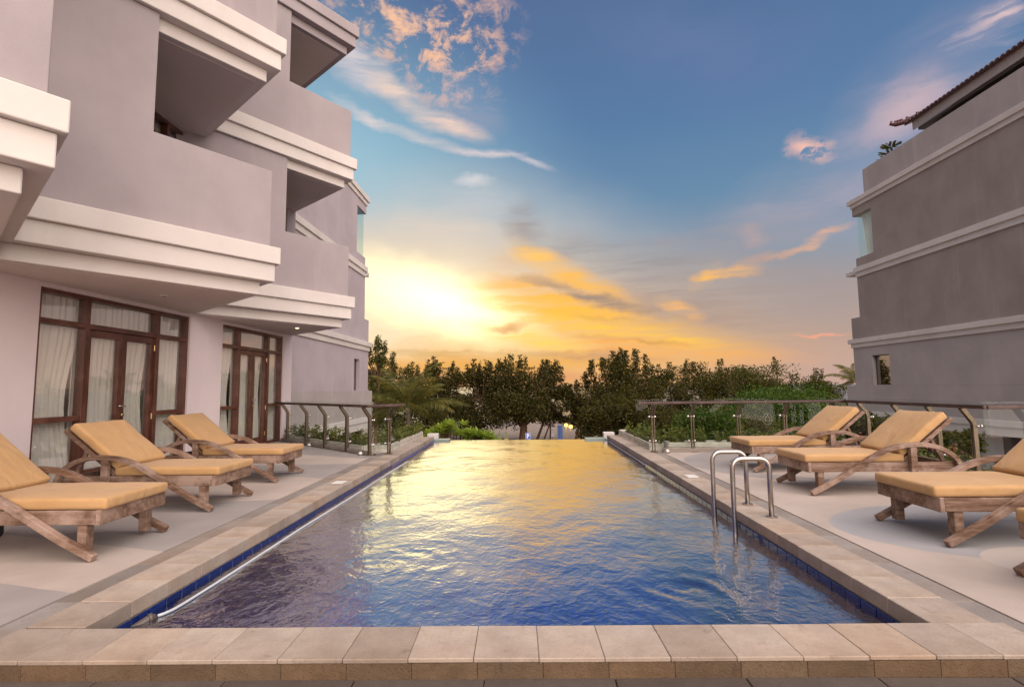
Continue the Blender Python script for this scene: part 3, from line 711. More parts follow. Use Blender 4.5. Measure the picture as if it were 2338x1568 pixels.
# ------------------------------------------------------------------ the two sea-facing wings
def wing(root, X, s, yn, wall_m, yo, zsc, roof):
    """X face plane, s = side the body lies on (-1 left wing, +1 right wing), yo = shift of the far end"""
    Z = lambda z: 1.25 + (z - 1.25) * zsc
    WA = 20.78 if s < 0 else 20.4
    def bx(nm, mt, p, y0, y1, z0, z1, depth=5.5, par=root, bv=.01):      # p = how far proud of the face
        xa, xb = sorted((X - s * p, X + s * depth)); return MB().box(xa, xb, y0, y1, z0, z1).build(nm, mt, par, bevel=bv)
    f = lambda y: y + yo
    xa, xb = sorted((X, X + s * .3))
    w0 = wall_boxes(MB(), 'y', xa, xb, yn, f(22.65), Z(1.16), Z(2.92), [(f(WA), f(21.45), Z(1.19), Z(2.5))]).build('wall', 'low_wall' if s > 0 else 'rough_stucco', root)
    bx('wall', 'low_wall', 0, yn, f(23.3), Z(.01) + .001, Z(1.16) - .001)
    wall_boxes(MB(), 'x', f(22.65) - .3, f(22.65) - .002, *sorted((X + s * .3, X + s * 5.5)), Z(1.16), Z(2.92), []).build('wall', wall_m, root)
    bx('wall', wall_m, 0, yn, f(22.65), Z(3.32) + .001, Z(4.32), bv=0)
    bx('wall', wall_m, 0, yn, f(22.05), Z(4.32), Z(6.17) - .001, bv=0)
    # top storey, open at the far corner where the glass stands
    bx('wall', wall_m, 0, yn, f(20.88), Z(6.62) + .001, Z(9.43) - .001)
    bx('sill_wall', wall_m, -.004, f(20.88) + .002, f(22.05), Z(6.62) + .001, Z(7.05))
    bx('lintel', wall_m, -.004, f(20.88) + .002, f(22.1), Z(9.05), Z(9.43) - .001)
    bx('floor_band_lower', 'white_stucco', .05, yn, f(22.72), Z(2.92), Z(3.12) - .001); bx('floor_band_upper', 'white_stucco', .11, yn, f(22.85), Z(3.12), Z(3.32))
    bx('floor_band_lower', 'white_stucco', .05, yn, f(22.08), Z(6.17), Z(6.39) - .001); bx('floor_band_upper', 'white_stucco', .11, yn, f(22.11), Z(6.39), Z(6.62))
    bx('canopy_slab', 'white_stucco', -.1, f(22.12), f(22.98), Z(6.38), Z(6.56))
    bx('cornice_lower', 'white_stucco', .05, yn, f(22.14), Z(9.43), Z(9.62) - .001); bx('cornice_upper', 'white_stucco', .11, yn, f(22.27), Z(9.62), Z(9.83))
    # base band and the columns of the open ground floor
    bx('base_band_upper', 'white_stucco', .06, yn, f(23.1), Z(-.2), Z(.01)); bx('base_band_lower', 'white_stucco', .02, yn, f(23.05), Z(-.5), Z(-.2) - .001)
    bx('base_wall', 'white_stucco', -.35, yn, f(23.0), GZ, Z(-.5) - .001)
    y = yn + .9
    while y < f(22.8):
        xa_, xb_ = sorted((X + s * .04, X + s * .345)); MB().box(xa_, xb_, y, y + .26, GZ, Z(-.5) - .002).build('column', 'dark_wood', root); y += 1.55
    # narrow window
    xg = X + s * .16; a, c = f(WA), f(21.45)
    wf = MB().box(xg - .02, xg + .02, a, a + .03, Z(1.19), Z(2.5)).box(xg - .02, xg + .02, c - .03, c, Z(1.19), Z(2.5)).box(xg - .019, xg + .019, a + .03, c - .03, Z(1.19), Z(1.19) + .03).box(xg - .019, xg + .019, a + .03, c - .03, Z(2.5) - .03, Z(2.5)).build('window_frame', 'frame_grey', root)
    MB().box(xg - .004, xg + .004, a + .03, c - .03, Z(1.19) + .03, Z(2.5) - .03).build('pane', 'dark_glass', wf)
    # glass corner of the top storey
    gx = X + s * .06
    g = MB().box(gx - .006, gx + .006, f(20.89), f(21.9), Z(7.05) + .002, Z(9.05) - .002).build('corner_window', 'corner_glass', root)
    xs = sorted((gx + s * .01, X + s * 3.5)); MB().box(*xs, f(21.89), f(21.902), Z(7.05) + .002, Z(9.05) - .002).build('pane', 'corner_glass', g)
    if roof:
        f0 = f; f = lambda y: y + .35
        bx('roof_parapet', 'low_wall', -.02, yn, f0(21.25), Z(9.83) + .001, Z(10.98), .25, root)
        zf = 11.30; ex = X + .62
        r = MB().box(ex, ex + .05, yn, f(19.5), zf, zf + .36).build('fascia', 'low_wall', root)
        m = MB(); m.add([(ex - .12, yn, zf + .36), (ex - .12, f(19.75), zf + .36), (ex + 5, f(19.75), zf + 2.6), (ex + 5, yn, zf + 2.6), (ex - .12, yn, zf + .30), (ex - .12, f(19.75), zf + .30), (ex + 5, f(19.75), zf + 2.5), (ex + 5, yn, zf + 2.5)],
                        [(0, 1, 2, 3), (7, 6, 5, 4), (0, 4, 5, 1), (1, 5, 6, 2), (2, 6, 7, 3), (3, 7, 4, 0)])
        rf = m.build('roof', 'roof_tile', root)
        MB().box(ex + .06, ex + 4, yn, f(19.3), zf - .1, zf + .0).build('eave_soffit', 'dark_wood', root)
        MB().box(ex + .5, ex + .6, yn, f(19.0), Z(9.83), zf - .1).build('eave_gap_shade', 'gap_shade', root)  # near-black sheet, paints the shade in the gap under the eave
        # tile noses along the eave and the curled end of the ridge
        th = MB(); seg = 7
        vs = []
        for xx in (0, .34):
            for q in range(seg + 1): a_ = math.pi * q / seg; vs.append((xx, -.085 * math.cos(a_), .075 * math.sin(a_) + xx * .44))
        th.add(vs, [(q, q + 1, seg + 2 + q, seg + 1 + q) for q in range(seg)] + [tuple(range(seg + 1))])
        tmesh = th.mesh('tile', 'roof_tile')
        y = yn + .1
        while y < f(19.7): inst('tile', tmesh, (ex - .16, y, zf + .36), rf); y += .19
        hp = MB(); pts = [(ex + 1.6, f(18.9), zf + 1.25), (ex + .8, f(19.5), zf + .85), (ex + .1, f(20.05), zf + .62), (ex - .12, f(20.2), zf + .60), (ex - .25, f(20.3), zf + .68), (ex - .22, f(20.28), zf + .80)]
        hp.tube(pts, [.11, .11, .10, .09, .07, .03], 8).build('hip_ridge', 'roof_tile', rf, True)
        for q in range(9):
            t = q / 8 * 2.99; i0 = int(t); p0 = Vector(pts[i0]).lerp(Vector(pts[i0 + 1]), t - i0)
            MB().box(p0.x - .05, p0.x + .05, p0.y - .03, p0.y + .03, p0.z + .05, p0.z + .17).build('ridge_tile', 'roof_tile', rf, bevel=.02)
    return (f0 if roof else f), Z
lw = tag(empty('hotel_wing', (-9, 18, GZ)), 'grey-mauve end wing with white floor bands and glass corner behind the left railing', 'building')
fL, ZL = wing(lw, -7.0, -1, 12.99, 'rough_stucco', 0., 1.0, False)
rw = tag(empty('hotel_wing', (17, 15, GZ)), 'dark grey rendered wing with red tiled roof behind the right railing', 'building')
fR, ZR = wing(rw, 15.0, 1, 3.0, 'grey_stucco', .8, .965, True)
def hang(x0, y0, x1, y1, z0, z1, label, seed):
    r = random.Random(seed); n = 40; m = MB(); vs = []; L = math.hypot(x1 - x0, y1 - y0); nx, ny = -(y1 - y0) / L, (x1 - x0) / L
    for j, z in enumerate((z0, (z0 + z1) / 2, z1)):
        for i in range(n + 1):
            u = i / n * (1 - .12 * (2 - j)); d = .05 * math.sin(i * .9 + seed) + .02 * math.sin(i * 2.1)
            vs.append((x0 + (x1 - x0) * u + nx * d, y0 + (y1 - y0) * u + ny * d, z))
    m.v = vs; m.f = [(j * (n + 1) + i, j * (n + 1) + i + 1, (j + 1) * (n + 1) + i + 1, (j + 1) * (n + 1) + i) for j in (0, 1) for i in range(n)]
    tag(m.build('curtain', 'sheer_curtain', None, True, origin=(x0, y0, z0)), label, 'curtain')
hang(15.25, fR(20.9), 15.25, fR(21.75), ZR(7.07), ZR(9.03), 'white curtain in the glass corner at the top of the right wing', 3)
hang(-7.25, fL(20.9), -7.25, fL(21.5), ZL(7.07), ZL(9.03), 'white curtain in the glass corner at the top of the left wing', 5)

# ------------------------------------------------------------------ sun loungers
def rounded(mb_dims, name, material, parent, bevel, sub=(12, 8), wob=.006, seed=1, xf=None):
    x0, x1, y0, y1, z0, z1 = mb_dims
    bm = bmesh.new(); bmesh.ops.create_cube(bm, size=1)
    for v in bm.verts: v.co = Vector(((x0 + x1) / 2 + v.co.x * (x1 - x0), (y0 + y1) / 2 + v.co.y * (y1 - y0), (z0 + z1) / 2 + v.co.z * (z1 - z0)))
    ex = [e for e in bm.edges if abs((e.verts[0].co - e.verts[1].co).x) > .01]; ey = [e for e in bm.edges if abs((e.verts[0].co - e.verts[1].co).y) > .01]
    bmesh.ops.bevel(bm, geom=bm.edges[:], offset=bevel, segments=3, profile=.6, affect='EDGES')
    long = [e for e in bm.edges if abs((e.verts[0].co - e.verts[1].co).x) > .3]
    bmesh.ops.subdivide_edges(bm, edges=long, cuts=sub[0], use_grid_fill=True)
    lat = [e for e in bm.edges if abs((e.verts[0].co - e.verts[1].co).y) > .3]
    bmesh.ops.subdivide_edges(bm, edges=lat, cuts=sub[1], use_grid_fill=True)
    from mathutils import noise
    cx, cy = (x0 + x1) / 2, (y0 + y1) / 2
    for v in bm.verts:
        p = v.co; e = max(abs(p.x - cx) / (x1 - x0), abs(p.y - cy) / (y1 - y0)) * 2
        top = (p.z - z0) / (z1 - z0)
        crown = .014 * (1 - min(1, e) ** 3) * (1 if top > .5 else 0)
        q = noise.noise(Vector((p.x * 5 + seed, p.y * 5, p.z * 3))) * wob + noise.noise(Vector((p.x * 14, p.y * 14 + seed, 3))) * wob * .5
        v.co.z += crown + q * (1 if top > .3 else .2); v.co.x += noise.noise(Vector((p.y * 7, p.z * 7, seed))) * wob; v.co.y += noise.noise(Vector((p.x * 6, p.z * 7, seed + 4))) * wob
    if xf is not None: bmesh.ops.transform(bm, matrix=xf, verts=bm.verts)
    me = bpy.data.meshes.new(name); bm.to_mesh(me); bm.free(); me.shade_smooth(); me.materials.append(MATS[material])
    o = bpy.data.objects.new(name, me); COL.objects.link(o); o.parent = parent; return o
def spline(pts, n):
    pts = [Vector(p) for p in pts]; out = []
    P = [pts[0] * 2 - pts[1]] + pts + [pts[-1] * 2 - pts[-2]]
    for i in range(1, len(P) - 2):
        for k in range(n):
            t = k / n; a, b_, c, d = P[i - 1:i + 3]
            out.append(.5 * ((2 * b_) + (c - a) * t + (2 * a - 5 * b_ + 4 * c - d) * t * t + (3 * b_ - a - 3 * c + d) * t ** 3))
    return out + [pts[-1]]
def make_lounger(seed):
    r = empty('sun_lounger'); ang = math.radians(39)
    for s in (-1, 1):
        MB().box(.037, 1.66, s * .335 - .018, s * .335 + .018, .255, .36).build('side_rail', 'teak', r, bevel=.004)
        MB().box(.105, .175, s * .345 - .035 - s * .034, s * .345 + .035 - s * .034, .035, .254).build('leg', 'teak', r, bevel=.004)
        MB().box(1.42, 1.49, s * .31 - .03, s * .31 + .03, .04, .254).build('leg', 'teak', r, bevel=.004)
        w = MB().tube([(1.40, s * .235, .045), (1.40, s * .275, .045)], .045, 18).build('wheel', 'black_rubber', r)
        MB().tube([(1.40, s * .232, .045), (1.40, s * .278, .045)], .018, 10).build('hub', 'steel', w)
        path = spline([(0.0, 0, .024), (.26, 0, .158), (.52, 0, .312), (.76, 0, .452), (.93, 0, .523), (1.13, 0, .556), (1.33, 0, .552), (1.50, 0, .495), (1.62, 0, .40), (1.68, 0, .27)], 5)
        MB().ribbon([(p.x, s * .385, p.z) for p in path], .056, .05).build('arm', 'teak', r, bevel=.005)
        MB().box(1.115, 1.185, s * .385 - .024, s * .385 + .024, .235, .532).build('arm_post', 'teak', r, bevel=.004)
        # backrest stile and its prop
        c, sn = math.cos(ang), math.sin(ang)
        MB().beam((1.10, s * .30, .375), (1.10 + .74 * c, s * .30, .375 + .74 * sn), .04, .045).build('back_stile', 'teak', r, bevel=.003)
        MB().beam((1.10 + .45 * c, s * .25, .36 + .45 * sn), (1.60, s * .25, .32), .03, .035).build('back_prop', 'teak', r, bevel=.003)
    MB().box(0, .036, -.353, .353, .25, .362).build('front_board', 'teak', r, bevel=.004)
    MB().box(1.625, 1.66, -.316, .316, .262, .352).build('rear_board', 'teak', r, bevel=.004)
    for k in range(12): MB().box(.06 + k * .084, .118 + k * .084, -.316, .316, .325, .345).build('slat', 'teak', r)
    for k in range(7):
        d = .06 + k * .10; c, sn = math.cos(ang), math.sin(ang)
        MB().beam((1.10 + d * c - .026 * sn, -.28, .375 + d * sn + .026 * c), (1.10 + d * c - .026 * sn, .28, .375 + d * sn + .026 * c), .06, .016, (-sn, 0, c)).build('slat', 'teak', r)
    rounded((-.03, 1.09, -.345, .345, .362, .446), 'seat_cushion', 'cushion_fabric', r, .026, seed=seed)
    xf = Matrix.Translation((1.075, 0, .405)) @ Matrix.Rotation(-ang, 4, 'Y')
    rounded((.0, .70, -.345, .345, .012, .100), 'back_cushion', 'cushion_fabric', r, .028, (9, 8), .008, seed + 5, xf)
    return r
LOUNGE = [(-3.20, 4.19, math.pi + .01, 'wooden sun lounger with tan cushion nearest the camera on the left'),
          (-3.25, 5.70, math.pi, 'wooden sun lounger with tan cushion, middle one of the left row'),
          (-3.35, 7.31, math.pi - .01, 'wooden sun lounger with tan cushion nearest the left railing'),
          (3.27, 7.88, .02, 'wooden sun lounger with tan cushion nearest the right railing'),
          (3.22, 6.31, .0, 'wooden sun lounger with tan cushion behind the pool ladder rails'),
          (3.21, 4.46, .0, 'wooden sun lounger with tan cushion, its backrest cut by the right edge'),
          (3.17, 3.09, -.01, 'wooden sun lounger of which only the foot corner shows at the right edge')]
protos = [make_lounger(1), make_lounger(9)]; used = [False, False]
for i, (x, y, a, lab) in enumerate(LOUNGE):
    k = i % 2; o = protos[k] if not used[k] else copy_tree(protos[k]); used[k] = True
    o.location = (x, y, 0); o.rotation_euler.z = a; tag(o, lab, 'sun lounger', 'sun loungers beside the pool')

# ------------------------------------------------------------------ railings
def railing(path, posts, label, out_sign, name='glass_railing', endpanel=None):
    root = tag(empty(name, (path[0][0], path[0][1], 0)), label, 'railing')
    P = [Vector((x, y)) for x, y in path]
    for i in range(len(P) - 1):
        d = (P[i + 1] - P[i]).normalized(); nrm = Vector((d.y, -d.x)) * out_sign
        def mitre(k):
            if k in (0, len(P) - 1): return P[k] - nrm * .16
            d0, d1 = (P[k] - P[k - 1]).normalized(), (P[k + 1] - P[k]).normalized(); n0, n1 = Vector((d0.y, -d0.x)) * out_sign, Vector((d1.y, -d1.x)) * out_sign
            b_ = (n0 + n1); return P[k] - b_ * (.16 / (1 + n0.dot(n1)))
        a, c = mitre(i), mitre(i + 1)
        if i < len(P) - 2: c = c + d * .035
        MB().beam((a.x, a.y, .93), (c.x, c.y, .93), .07, .05).build('handrail', 'handrail_wood', root, bevel=.008)
        L = (P[i + 1] - P[i]).length; n = max(1, round(L / 1.0))
        for k in range(n):
            g0 = P[i] + d * (L * k / n + .006) + nrm * .05; g1 = P[i] + d * (L * (k + 1) / n - .006) + nrm * .05
            MB().beam((g0.x, g0.y, .545), (g1.x, g1.y, .545), .012, .89).build('glass_panel', 'rail_glass', root)
    for (x, y, ang) in posts:
        d = Vector((math.cos(ang), math.sin(ang))); nrm = Vector((d.y, -d.x)) * out_sign; p = Vector((x, y))
        m = MB()
        for sd in (-1, 1):
            q = p + d * (.022 * sd); t = q - nrm * .15
            m.ribbon([(q.x, q.y, .0), (q.x, q.y, .40), (q.x, q.y, .68), ((q.x * .92 + t.x * .08), (q.y * .92 + t.y * .08), .72), (t.x, t.y, .91)], .012, .055, (d.x, d.y, 0))
        po = m.build('post', 'post_metal', root)
        MB().box(p.x - .06, p.x + .06, p.y - .06, p.y + .06, .0, .012).build('base_plate', 'post_metal', po)
        for z in (.20, .66):
            a = p + nrm * .06
            for sd in (-1, 1): MB().tube([(p.x, p.y, z), (a.x + d.x * .055 * sd, a.y + d.y * .055 * sd, z)], .010, 8).tube([(a.x + d.x * .055 * sd - nrm.x * .02, a.y + d.y * .055 * sd - nrm.y * .02, z), (a.x + d.x * .055 * sd + nrm.x * .012, a.y + d.y * .055 * sd + nrm.y * .012, z)], .022, 10).build('clamp', 'chrome', po, True)
    return root
la = math.atan2(9.62 - 12.4, -2.9 + 5.9)
lp = [(-5.72, 12.25), (-4.95, 11.53), (-4.28, 10.90), (-3.58, 10.25), (-2.93, 9.64)]
railing([(-5.93, 12.42), (-2.90, 9.62), (-2.42, 10.02)], [(x, y, la) for x, y in lp] + [(-2.62, 9.86, .69)], 'glass railing with dark handrail running diagonally beside the far left door', -1)
rp = [(2.44, 9.83, 0.), (3.18, 9.83, 0.), (4.05, 9.83, 0.), (4.92, 9.83, 0.), (5.75, 9.83, 0.), (6.12, 9.3, -math.pi / 2), (6.12, 8.45, -math.pi / 2), (6.12, 7.75, -math.pi / 2), (6.12, 7.15, -math.pi / 2), (6.75, 6.92, 0.), (7.6, 6.92, 0.), (8.4, 6.92, 0.)]
rr = railing([(2.13, 9.83), (6.12, 9.83), (6.12, 6.95), (8.9, 6.95)], rp, 'glass railing with dark handrail around the right sunbathing deck', -1)
# the emblem etched on one pane of the right railing
e = MB(); cxe, cye, cze = 4.62, 9.872, .60
def ring(mb, rx, rz, a0, a1, th=.0028, n=26, cz=0):
    mb.tube([(cxe + rx * math.cos(a0 + (a1 - a0) * i / n), cye, cze + cz + rz * math.sin(a0 + (a1 - a0) * i / n)) for i in range(n + 1)], th, 6)
ring(e, .085, .105, math.radians(-20), math.radians(155)); ring(e, .085, .105, math.radians(190), math.radians(335))
ring(e, .042, .056, math.radians(-60), math.radians(230), cz=-.005)
e.tube([(cxe - .01, cye, cze + .075), (cxe + .012, cye, cze + .078)], .009, 8)
e.build('emblem', 'etched', rr)

# ------------------------------------------------------------------ pool ladder rails, hose, lids, deck lamps
root = tag(empty('pool_ladder', (2.15, 5.26, 0)), 'pair of bent steel grab rails of the pool ladder on the right coping', 'pool ladder')
def arcpath(x0, x1, zt, y, zb0, zb1, r=.09):
    pts = [(x0, y, zb0), (x0, y, zt - r)]
    pts += [(x0 + r - r * math.cos(t), y, zt - r + r * math.sin(t)) for t in np.linspace(.2, math.pi / 2, 6)]
    pts += [(x1 - r + r * math.sin(t), y, zt - r + r * math.cos(t)) for t in np.linspace(0, math.pi / 2 - .2, 6)]
    return pts + [(x1, y, zt - r), (x1, y, zb1)]
for y in (5.0, 5.52):
    t_ = MB().tube(arcpath(1.98, 2.33, .545, y, -1.0, .002), .0235, 14).build('grab_rail', 'steel', root, True)
    MB().tube([(2.33, y, .001), (2.33, y, .012)], .052, 20).build('flange', 'steel', t_)
for z in (-.42, -.70): MB().box(1.94, 2.02, 5.0, 5.52, z - .015, z + .015).build('tread', 'steel', root)
hp = [(-2.335, 3.02, -.20), (-2.335, 3.10, -.16), (-2.33, 3.15, -.135), (-2.27, 3.20, -.125), (-2.235, 3.28, -.125)] + [(-2.235 + .006 * math.sin(y * 2.1), y, -.127) for y in np.arange(3.5, 9.8, .3)]
ho = tag(empty('pool_hose', (-2.24, 3.1, WZ)), 'white hose floating along the left wall of the pool', 'hose')
MB().tube(spline(hp[3:], 2), .0095, 10).build('tube', 'hose_white', ho, True)
MB().tube([(-2.345, 3.0, -.20), (-2.335, 3.09, -.158), (-2.30, 3.165, -.130), (-2.275, 3.19, -.126)], [.028, .030, .024, .020], 14).tube([(-2.30, 3.165, -.130), (-2.287, 3.18, -.128)], .031, 14).build('end_fitting', 'fitting_dark', ho, True)
for x, y, lab in ((-2.50, 6.9, 'small pale skimmer lid set in the left coping'), (2.29, 7.2, 'small pale skimmer lid set in the right coping')):
    q = MB().box(-.075, .075, -.10, .10, 0, .006).build('skimmer_lid', 'white_plastic', None, bevel=.003); q.location = (x, y, .002)
    MB().box(x - .012, x + .012, y - .02, y + .02, .0081, .0095)
    tag(q, lab, 'lid', 'skimmer lids')
def deck_lamp(x, y, z, lab):
    r = tag(empty('deck_lamp', (x, y, z)), lab, 'lamp', 'small deck lamps at the railings')
    MB().tube([(x, y, z), (x, y, z + .015)], .045, 16).build('base', 'post_metal', r)
    MB().tube([(x, y, z + .015), (x, y, z + .04), (x, y, z + .06), (x, y, z + .068)], [.04, .037, .024, .008], 16).build('dome', 'white_plastic', r, True)
    for k in range(4):
        a = k * math.pi / 4; MB().tube([(x + .043 * math.cos(a + t), y + .043 * math.sin(a), z + .015 + .055 * abs(math.sin(t))) for t in (0, .8, 1.57)], .004, 5).build('cage_bar', 'post_metal', r)
deck_lamp(2.66, 9.70, 0., 'small caged deck lamp by the right railing'); deck_lamp(-3.12, 9.70, 0., 'small caged deck lamp by the end of the left railing')
deck_lamp(-4.75, 11.22, 0., 'small caged deck lamp by the middle of the left railing')
for s, lab in ((-1, 'pale green slab bridging the left end of the overflow edge'), (1, 'pale green slab bridging the right end of the overflow edge')):
    x0, x1 = (-2.50, -1.98) if s < 0 else (1.57, 2.12)
    q = MB().box(x0, x1, 13.40, 13.66, -.19, -.085).build('edge_slab', 'teal_slab', None, bevel=.008, origin=((x0 + x1) / 2, 13.5, -.19)); tag(q, lab, 'slab', 'slabs at the overflow edge')
for s, lab in ((-1, 'white block at the far end of the left coping'), (1, 'white block at the far end of the right coping')):
    x0, x1 = (-2.62, -2.34) if s < 0 else (2.10, 2.38)
    q = MB().box(x0, x1, 13.72, 13.95, GZ, .03).build('end_block', 'white_stucco', None, bevel=.008, origin=((x0 + x1) / 2, 13.8, GZ)); tag(q, lab, 'block', 'blocks at the coping ends')

# ------------------------------------------------------------------ vegetation
def leaf_quads(P, size, rng, squash=1., aim=None, ar=.55, droop=.3):
    """one diamond-shaped, slightly folded leaf at each point"""
    n = len(P); d = rng.normal(size=(n, 3)); d[:, 2] = d[:, 2] * .7 - droop
    if aim is not None: d = d * .6 + aim
    d /= np.linalg.norm(d, axis=1)[:, None]
    r = rng.normal(size=(n, 3)); s = np.cross(d, r); s /= np.linalg.norm(s, axis=1)[:, None] + 1e-9
    nn = np.cross(s, d)
    L = (size * rng.uniform(.6, 1.35, n))[:, None]; W = L * ar * .5
    a = P; b = P + d * L * .45 + s * W + nn * L * .08; c = P + d * L; e = P + d * L * .45 - s * W + nn * L * .08
    V = np.stack([a, b, c, e], 1).reshape(-1, 3)
    F = (np.arange(n) * 4)[:, None] + np.array([[0, 1, 2, 3]])
    return V, F
def np_mesh(name, V, F, material):
    me = bpy.data.meshes.new(name); n = len(F)
    me.vertices.add(len(V)); me.vertices.foreach_set('co', np.asarray(V, np.float32).ravel())
    me.loops.add(n * 4); me.loops.foreach_set('vertex_index', np.asarray(F, np.int32).ravel())
    me.polygons.add(n); me.polygons.foreach_set('loop_start', np.arange(0, n * 4, 4, dtype=np.int32))
    me.update(calc_edges=True); me.materials.append(MATS[material]); return me
def np_obj(name, V, F, material, parent=None):
    off = WLOC.get(parent.name, Vector()) if parent else Vector()
    o = bpy.data.objects.new(name, np_mesh(name, V - np.array(off), F, material)); COL.objects.link(o)
    if parent: o.parent = parent
    WLOC[o.name] = Vector(off); return o

def tree(name, label, px, top, d, hw, base_px=None, seed=0, leaves=7000, mat_='leaf_dark', lsize=.17, bottom=None, sprouts=8, cat='tree', group='trees between the pool and the beach', clusters=46, trunk_r=.16, stems=1, lean=0.):
    rng = np.random.default_rng(seed); r = random.Random(seed); ds = 1.9 if d >= 29 else 1.55 if d > 20 else 1.; d *= ds; lsize *= .98 * ds; leaves = int(leaves * 1.75); trunk_r *= ds * .9; sprouts = int(sprouts * (1.5 if px < 1450 else .8))
    c0 = at(px, top + 3, d); X = c0.x; zt = c0.z; W = hw * 1.1 * d / FPX
    zb = at(px, bottom + (12 if ds > 1.6 else 0), d).z if bottom else zt - 2.1 * W
    bx = at(base_px, 990, d).x if base_px else X
    root = tag(empty(name, (bx, d, GZ)), label, cat, group)
    cen = np.array([X, d, (zt + zb) / 2]); rad = np.array([W, W * .85, (zt - zb) / 2])
    # clumps: many small ones spread over an uneven shell and through the inside
    u = rng.normal(size=(clusters, 3)); u /= np.linalg.norm(u, axis=1)[:, None]
    rr = rng.uniform(.25, 1, clusters) ** .55
    C = cen + u * rad * rr[:, None] * np.array([1, 1, .95]) * rng.uniform(.8, 1.08, (clusters, 1))
    sz = rng.uniform(.16, .36, clusters) * W
    # a broken top: upright shoots
    S = []
    for k in range(sprouts):
        t = rng.uniform(-.85, .85); hgt = rng.uniform(.2, .65) * min(W, 1.7 * ds)
        z = cen[2] + rad[2] * math.sqrt(max(0, 1 - t * t)) * .9
        S.append((X + t * W, d + rng.uniform(-.4, .4) * W, z, hgt))
    wts = sz ** 2 * rng.uniform(.5, 1.3, clusters); cnt = rng.multinomial(leaves, wts / wts.sum())
    P = [C[i] + np.clip(rng.normal(size=(cnt[i], 3)), -1.5, 1.5) * sz[i] * np.array([.62, .62, .50]) for i in range(clusters)]
    for x, y, z, h in S:
        m = int(70 + 80 * h / ds); tt = rng.uniform(-.6, 1, m)
        P.append(np.stack([x + np.clip(rng.normal(size=m), -1.6, 1.6) * .11 * ds * (1.3 - .8 * np.clip(tt, 0, 1)) + .1 * tt, y + rng.normal(size=m) * .10 * ds, z + tt * h], 1))
    P = np.concatenate(P); P = P[P[:, 2] > GZ + .3]
    V, F = leaf_quads(P, lsize, rng)
    np_obj('crown', V, F, mat_, root)
    for k in range(stems):
        m = MB()
        b0 = Vector((bx + (k - (stems - 1) / 2) * .45 * ds * r.uniform(.7, 1.3), d + r.uniform(-.2, .2), GZ - .1))
        top_ = Vector((X + r.uniform(-.2, .2) * W, d, cen[2])); mid = b0.lerp(top_, .45) + Vector((r.uniform(-.25, .25) + lean, 0, .1))
        pts = spline([b0, mid, top_], 5); tr = trunk_r * (1 if k == 0 else .6)
        m.tube(pts, [tr * (1.25 - .8 * i / (len(pts) - 1)) for i in range(len(pts))], 8)
        for q in range(max(5, clusters // 5 // stems)):
            tgt = Vector(C[r.randrange(clusters)]); st = pts[r.randrange(3, len(pts) - 1)]
            md = st.lerp(tgt, .5) + Vector((0, 0, -.08 * W)); m.tube(spline([st, md, tgt], 3), [tr * .38 * (1 - .8 * i / 6) for i in range(7)], 5, False)
        if k < stems - 1: m.build('trunk', 'bark', root, True)
    for x, y, z, h in S: m.tube([tuple(top_), (x - .06, y, z - .8 * h - .3), (x + .08, y, z + h * .85)], [.05 * ds, .03 * ds, .012 * ds], 4, False)
    m.build('trunk', 'bark', root, True)
    return root
T = tree
T('beach_tree', 'tall sparse feathery tree rising just beside the left wing corner', 862, 778, 32, 38, seed=1, leaves=2300, mat_='leaf_mid', bottom=960, sprouts=7, clusters=34, lsize=.15)
T('beach_tree', 'dense tree behind the coconut palm by the left wing', 905, 828, 40, 62, seed=2, leaves=8000, mat_='leaf_mid', bottom=990, sprouts=6)
T('beach_tree', 'tree with thin top shoots just right of the coconut palm', 1000, 833, 41, 62, seed=3, leaves=7500, bottom=985, sprouts=10, base_px=1020)
T('beach_tree', 'tree with pale top shoots between the palm and the parking sign tree', 1088, 840, 39, 60, seed=4, leaves=8000, bottom=985, sprouts=11, base_px=1075, stems=3)
T('beach_tree', 'largest middle tree with a thick trunk beside the parking sign', 1178, 822, 38, 76, seed=5, leaves=12500, bottom=978, sprouts=10, base_px=1194, clusters=60, trunk_r=.30, stems=1)
T('beach_tree', 'slender tree with leaning stems just right of the parking sign', 1258, 838, 38.8, 42, seed=6, leaves=4300, bottom=972, sprouts=9, base_px=1240, stems=3, trunk_r=.10, clusters=34, lean=.2)
T('beach_tree', 'low loose tree on the right side of the gap to the sea', 1335, 868, 37, 38, seed=7, leaves=3600, bottom=985, sprouts=7, base_px=1318, stems=2, trunk_r=.09, clusters=30)
T('beach_tree', 'tall tree with airy peaked top right of the gap to the sea', 1408, 812, 36, 80, seed=8, leaves=11500, bottom=985, sprouts=12, clusters=64, trunk_r=.2)
T('beach_tree', 'dark tree with two narrow peaks above the right railing start', 1505, 832, 41, 66, seed=9, leaves=12000, bottom=990, sprouts=7, clusters=50)
T('beach_tree', 'dark broad tree above the middle of the right railing', 1600, 826, 43, 78, seed=10, leaves=14000, bottom=990, sprouts=6, clusters=56)
T('beach_tree', 'highest rounded dark tree left of the right wing', 1705, 813, 45, 86, seed=11, leaves=18000, bottom=995, sprouts=5, clusters=64, mat_='leaf_mid')
T('beach_tree', 'dark tree just left of the right wing corner', 1862, 848, 40, 62, seed=12, leaves=11500, bottom=990, sprouts=6, mat_='leaf_mid')
T('beach_tree', 'bright green spreading tree in front of the right wing corner', 1775, 884, 31, 108, seed=13, leaves=11500, bottom=985, sprouts=0, mat_='leaf_bright', clusters=70, lsize=.15)
T('beach_tree', 'bright green bushy tree behind the first right railing panes', 1610, 930, 24, 72, seed=14, leaves=7000, bottom=1020, sprouts=0, mat_='leaf_bright', lsize=.12, clusters=44)
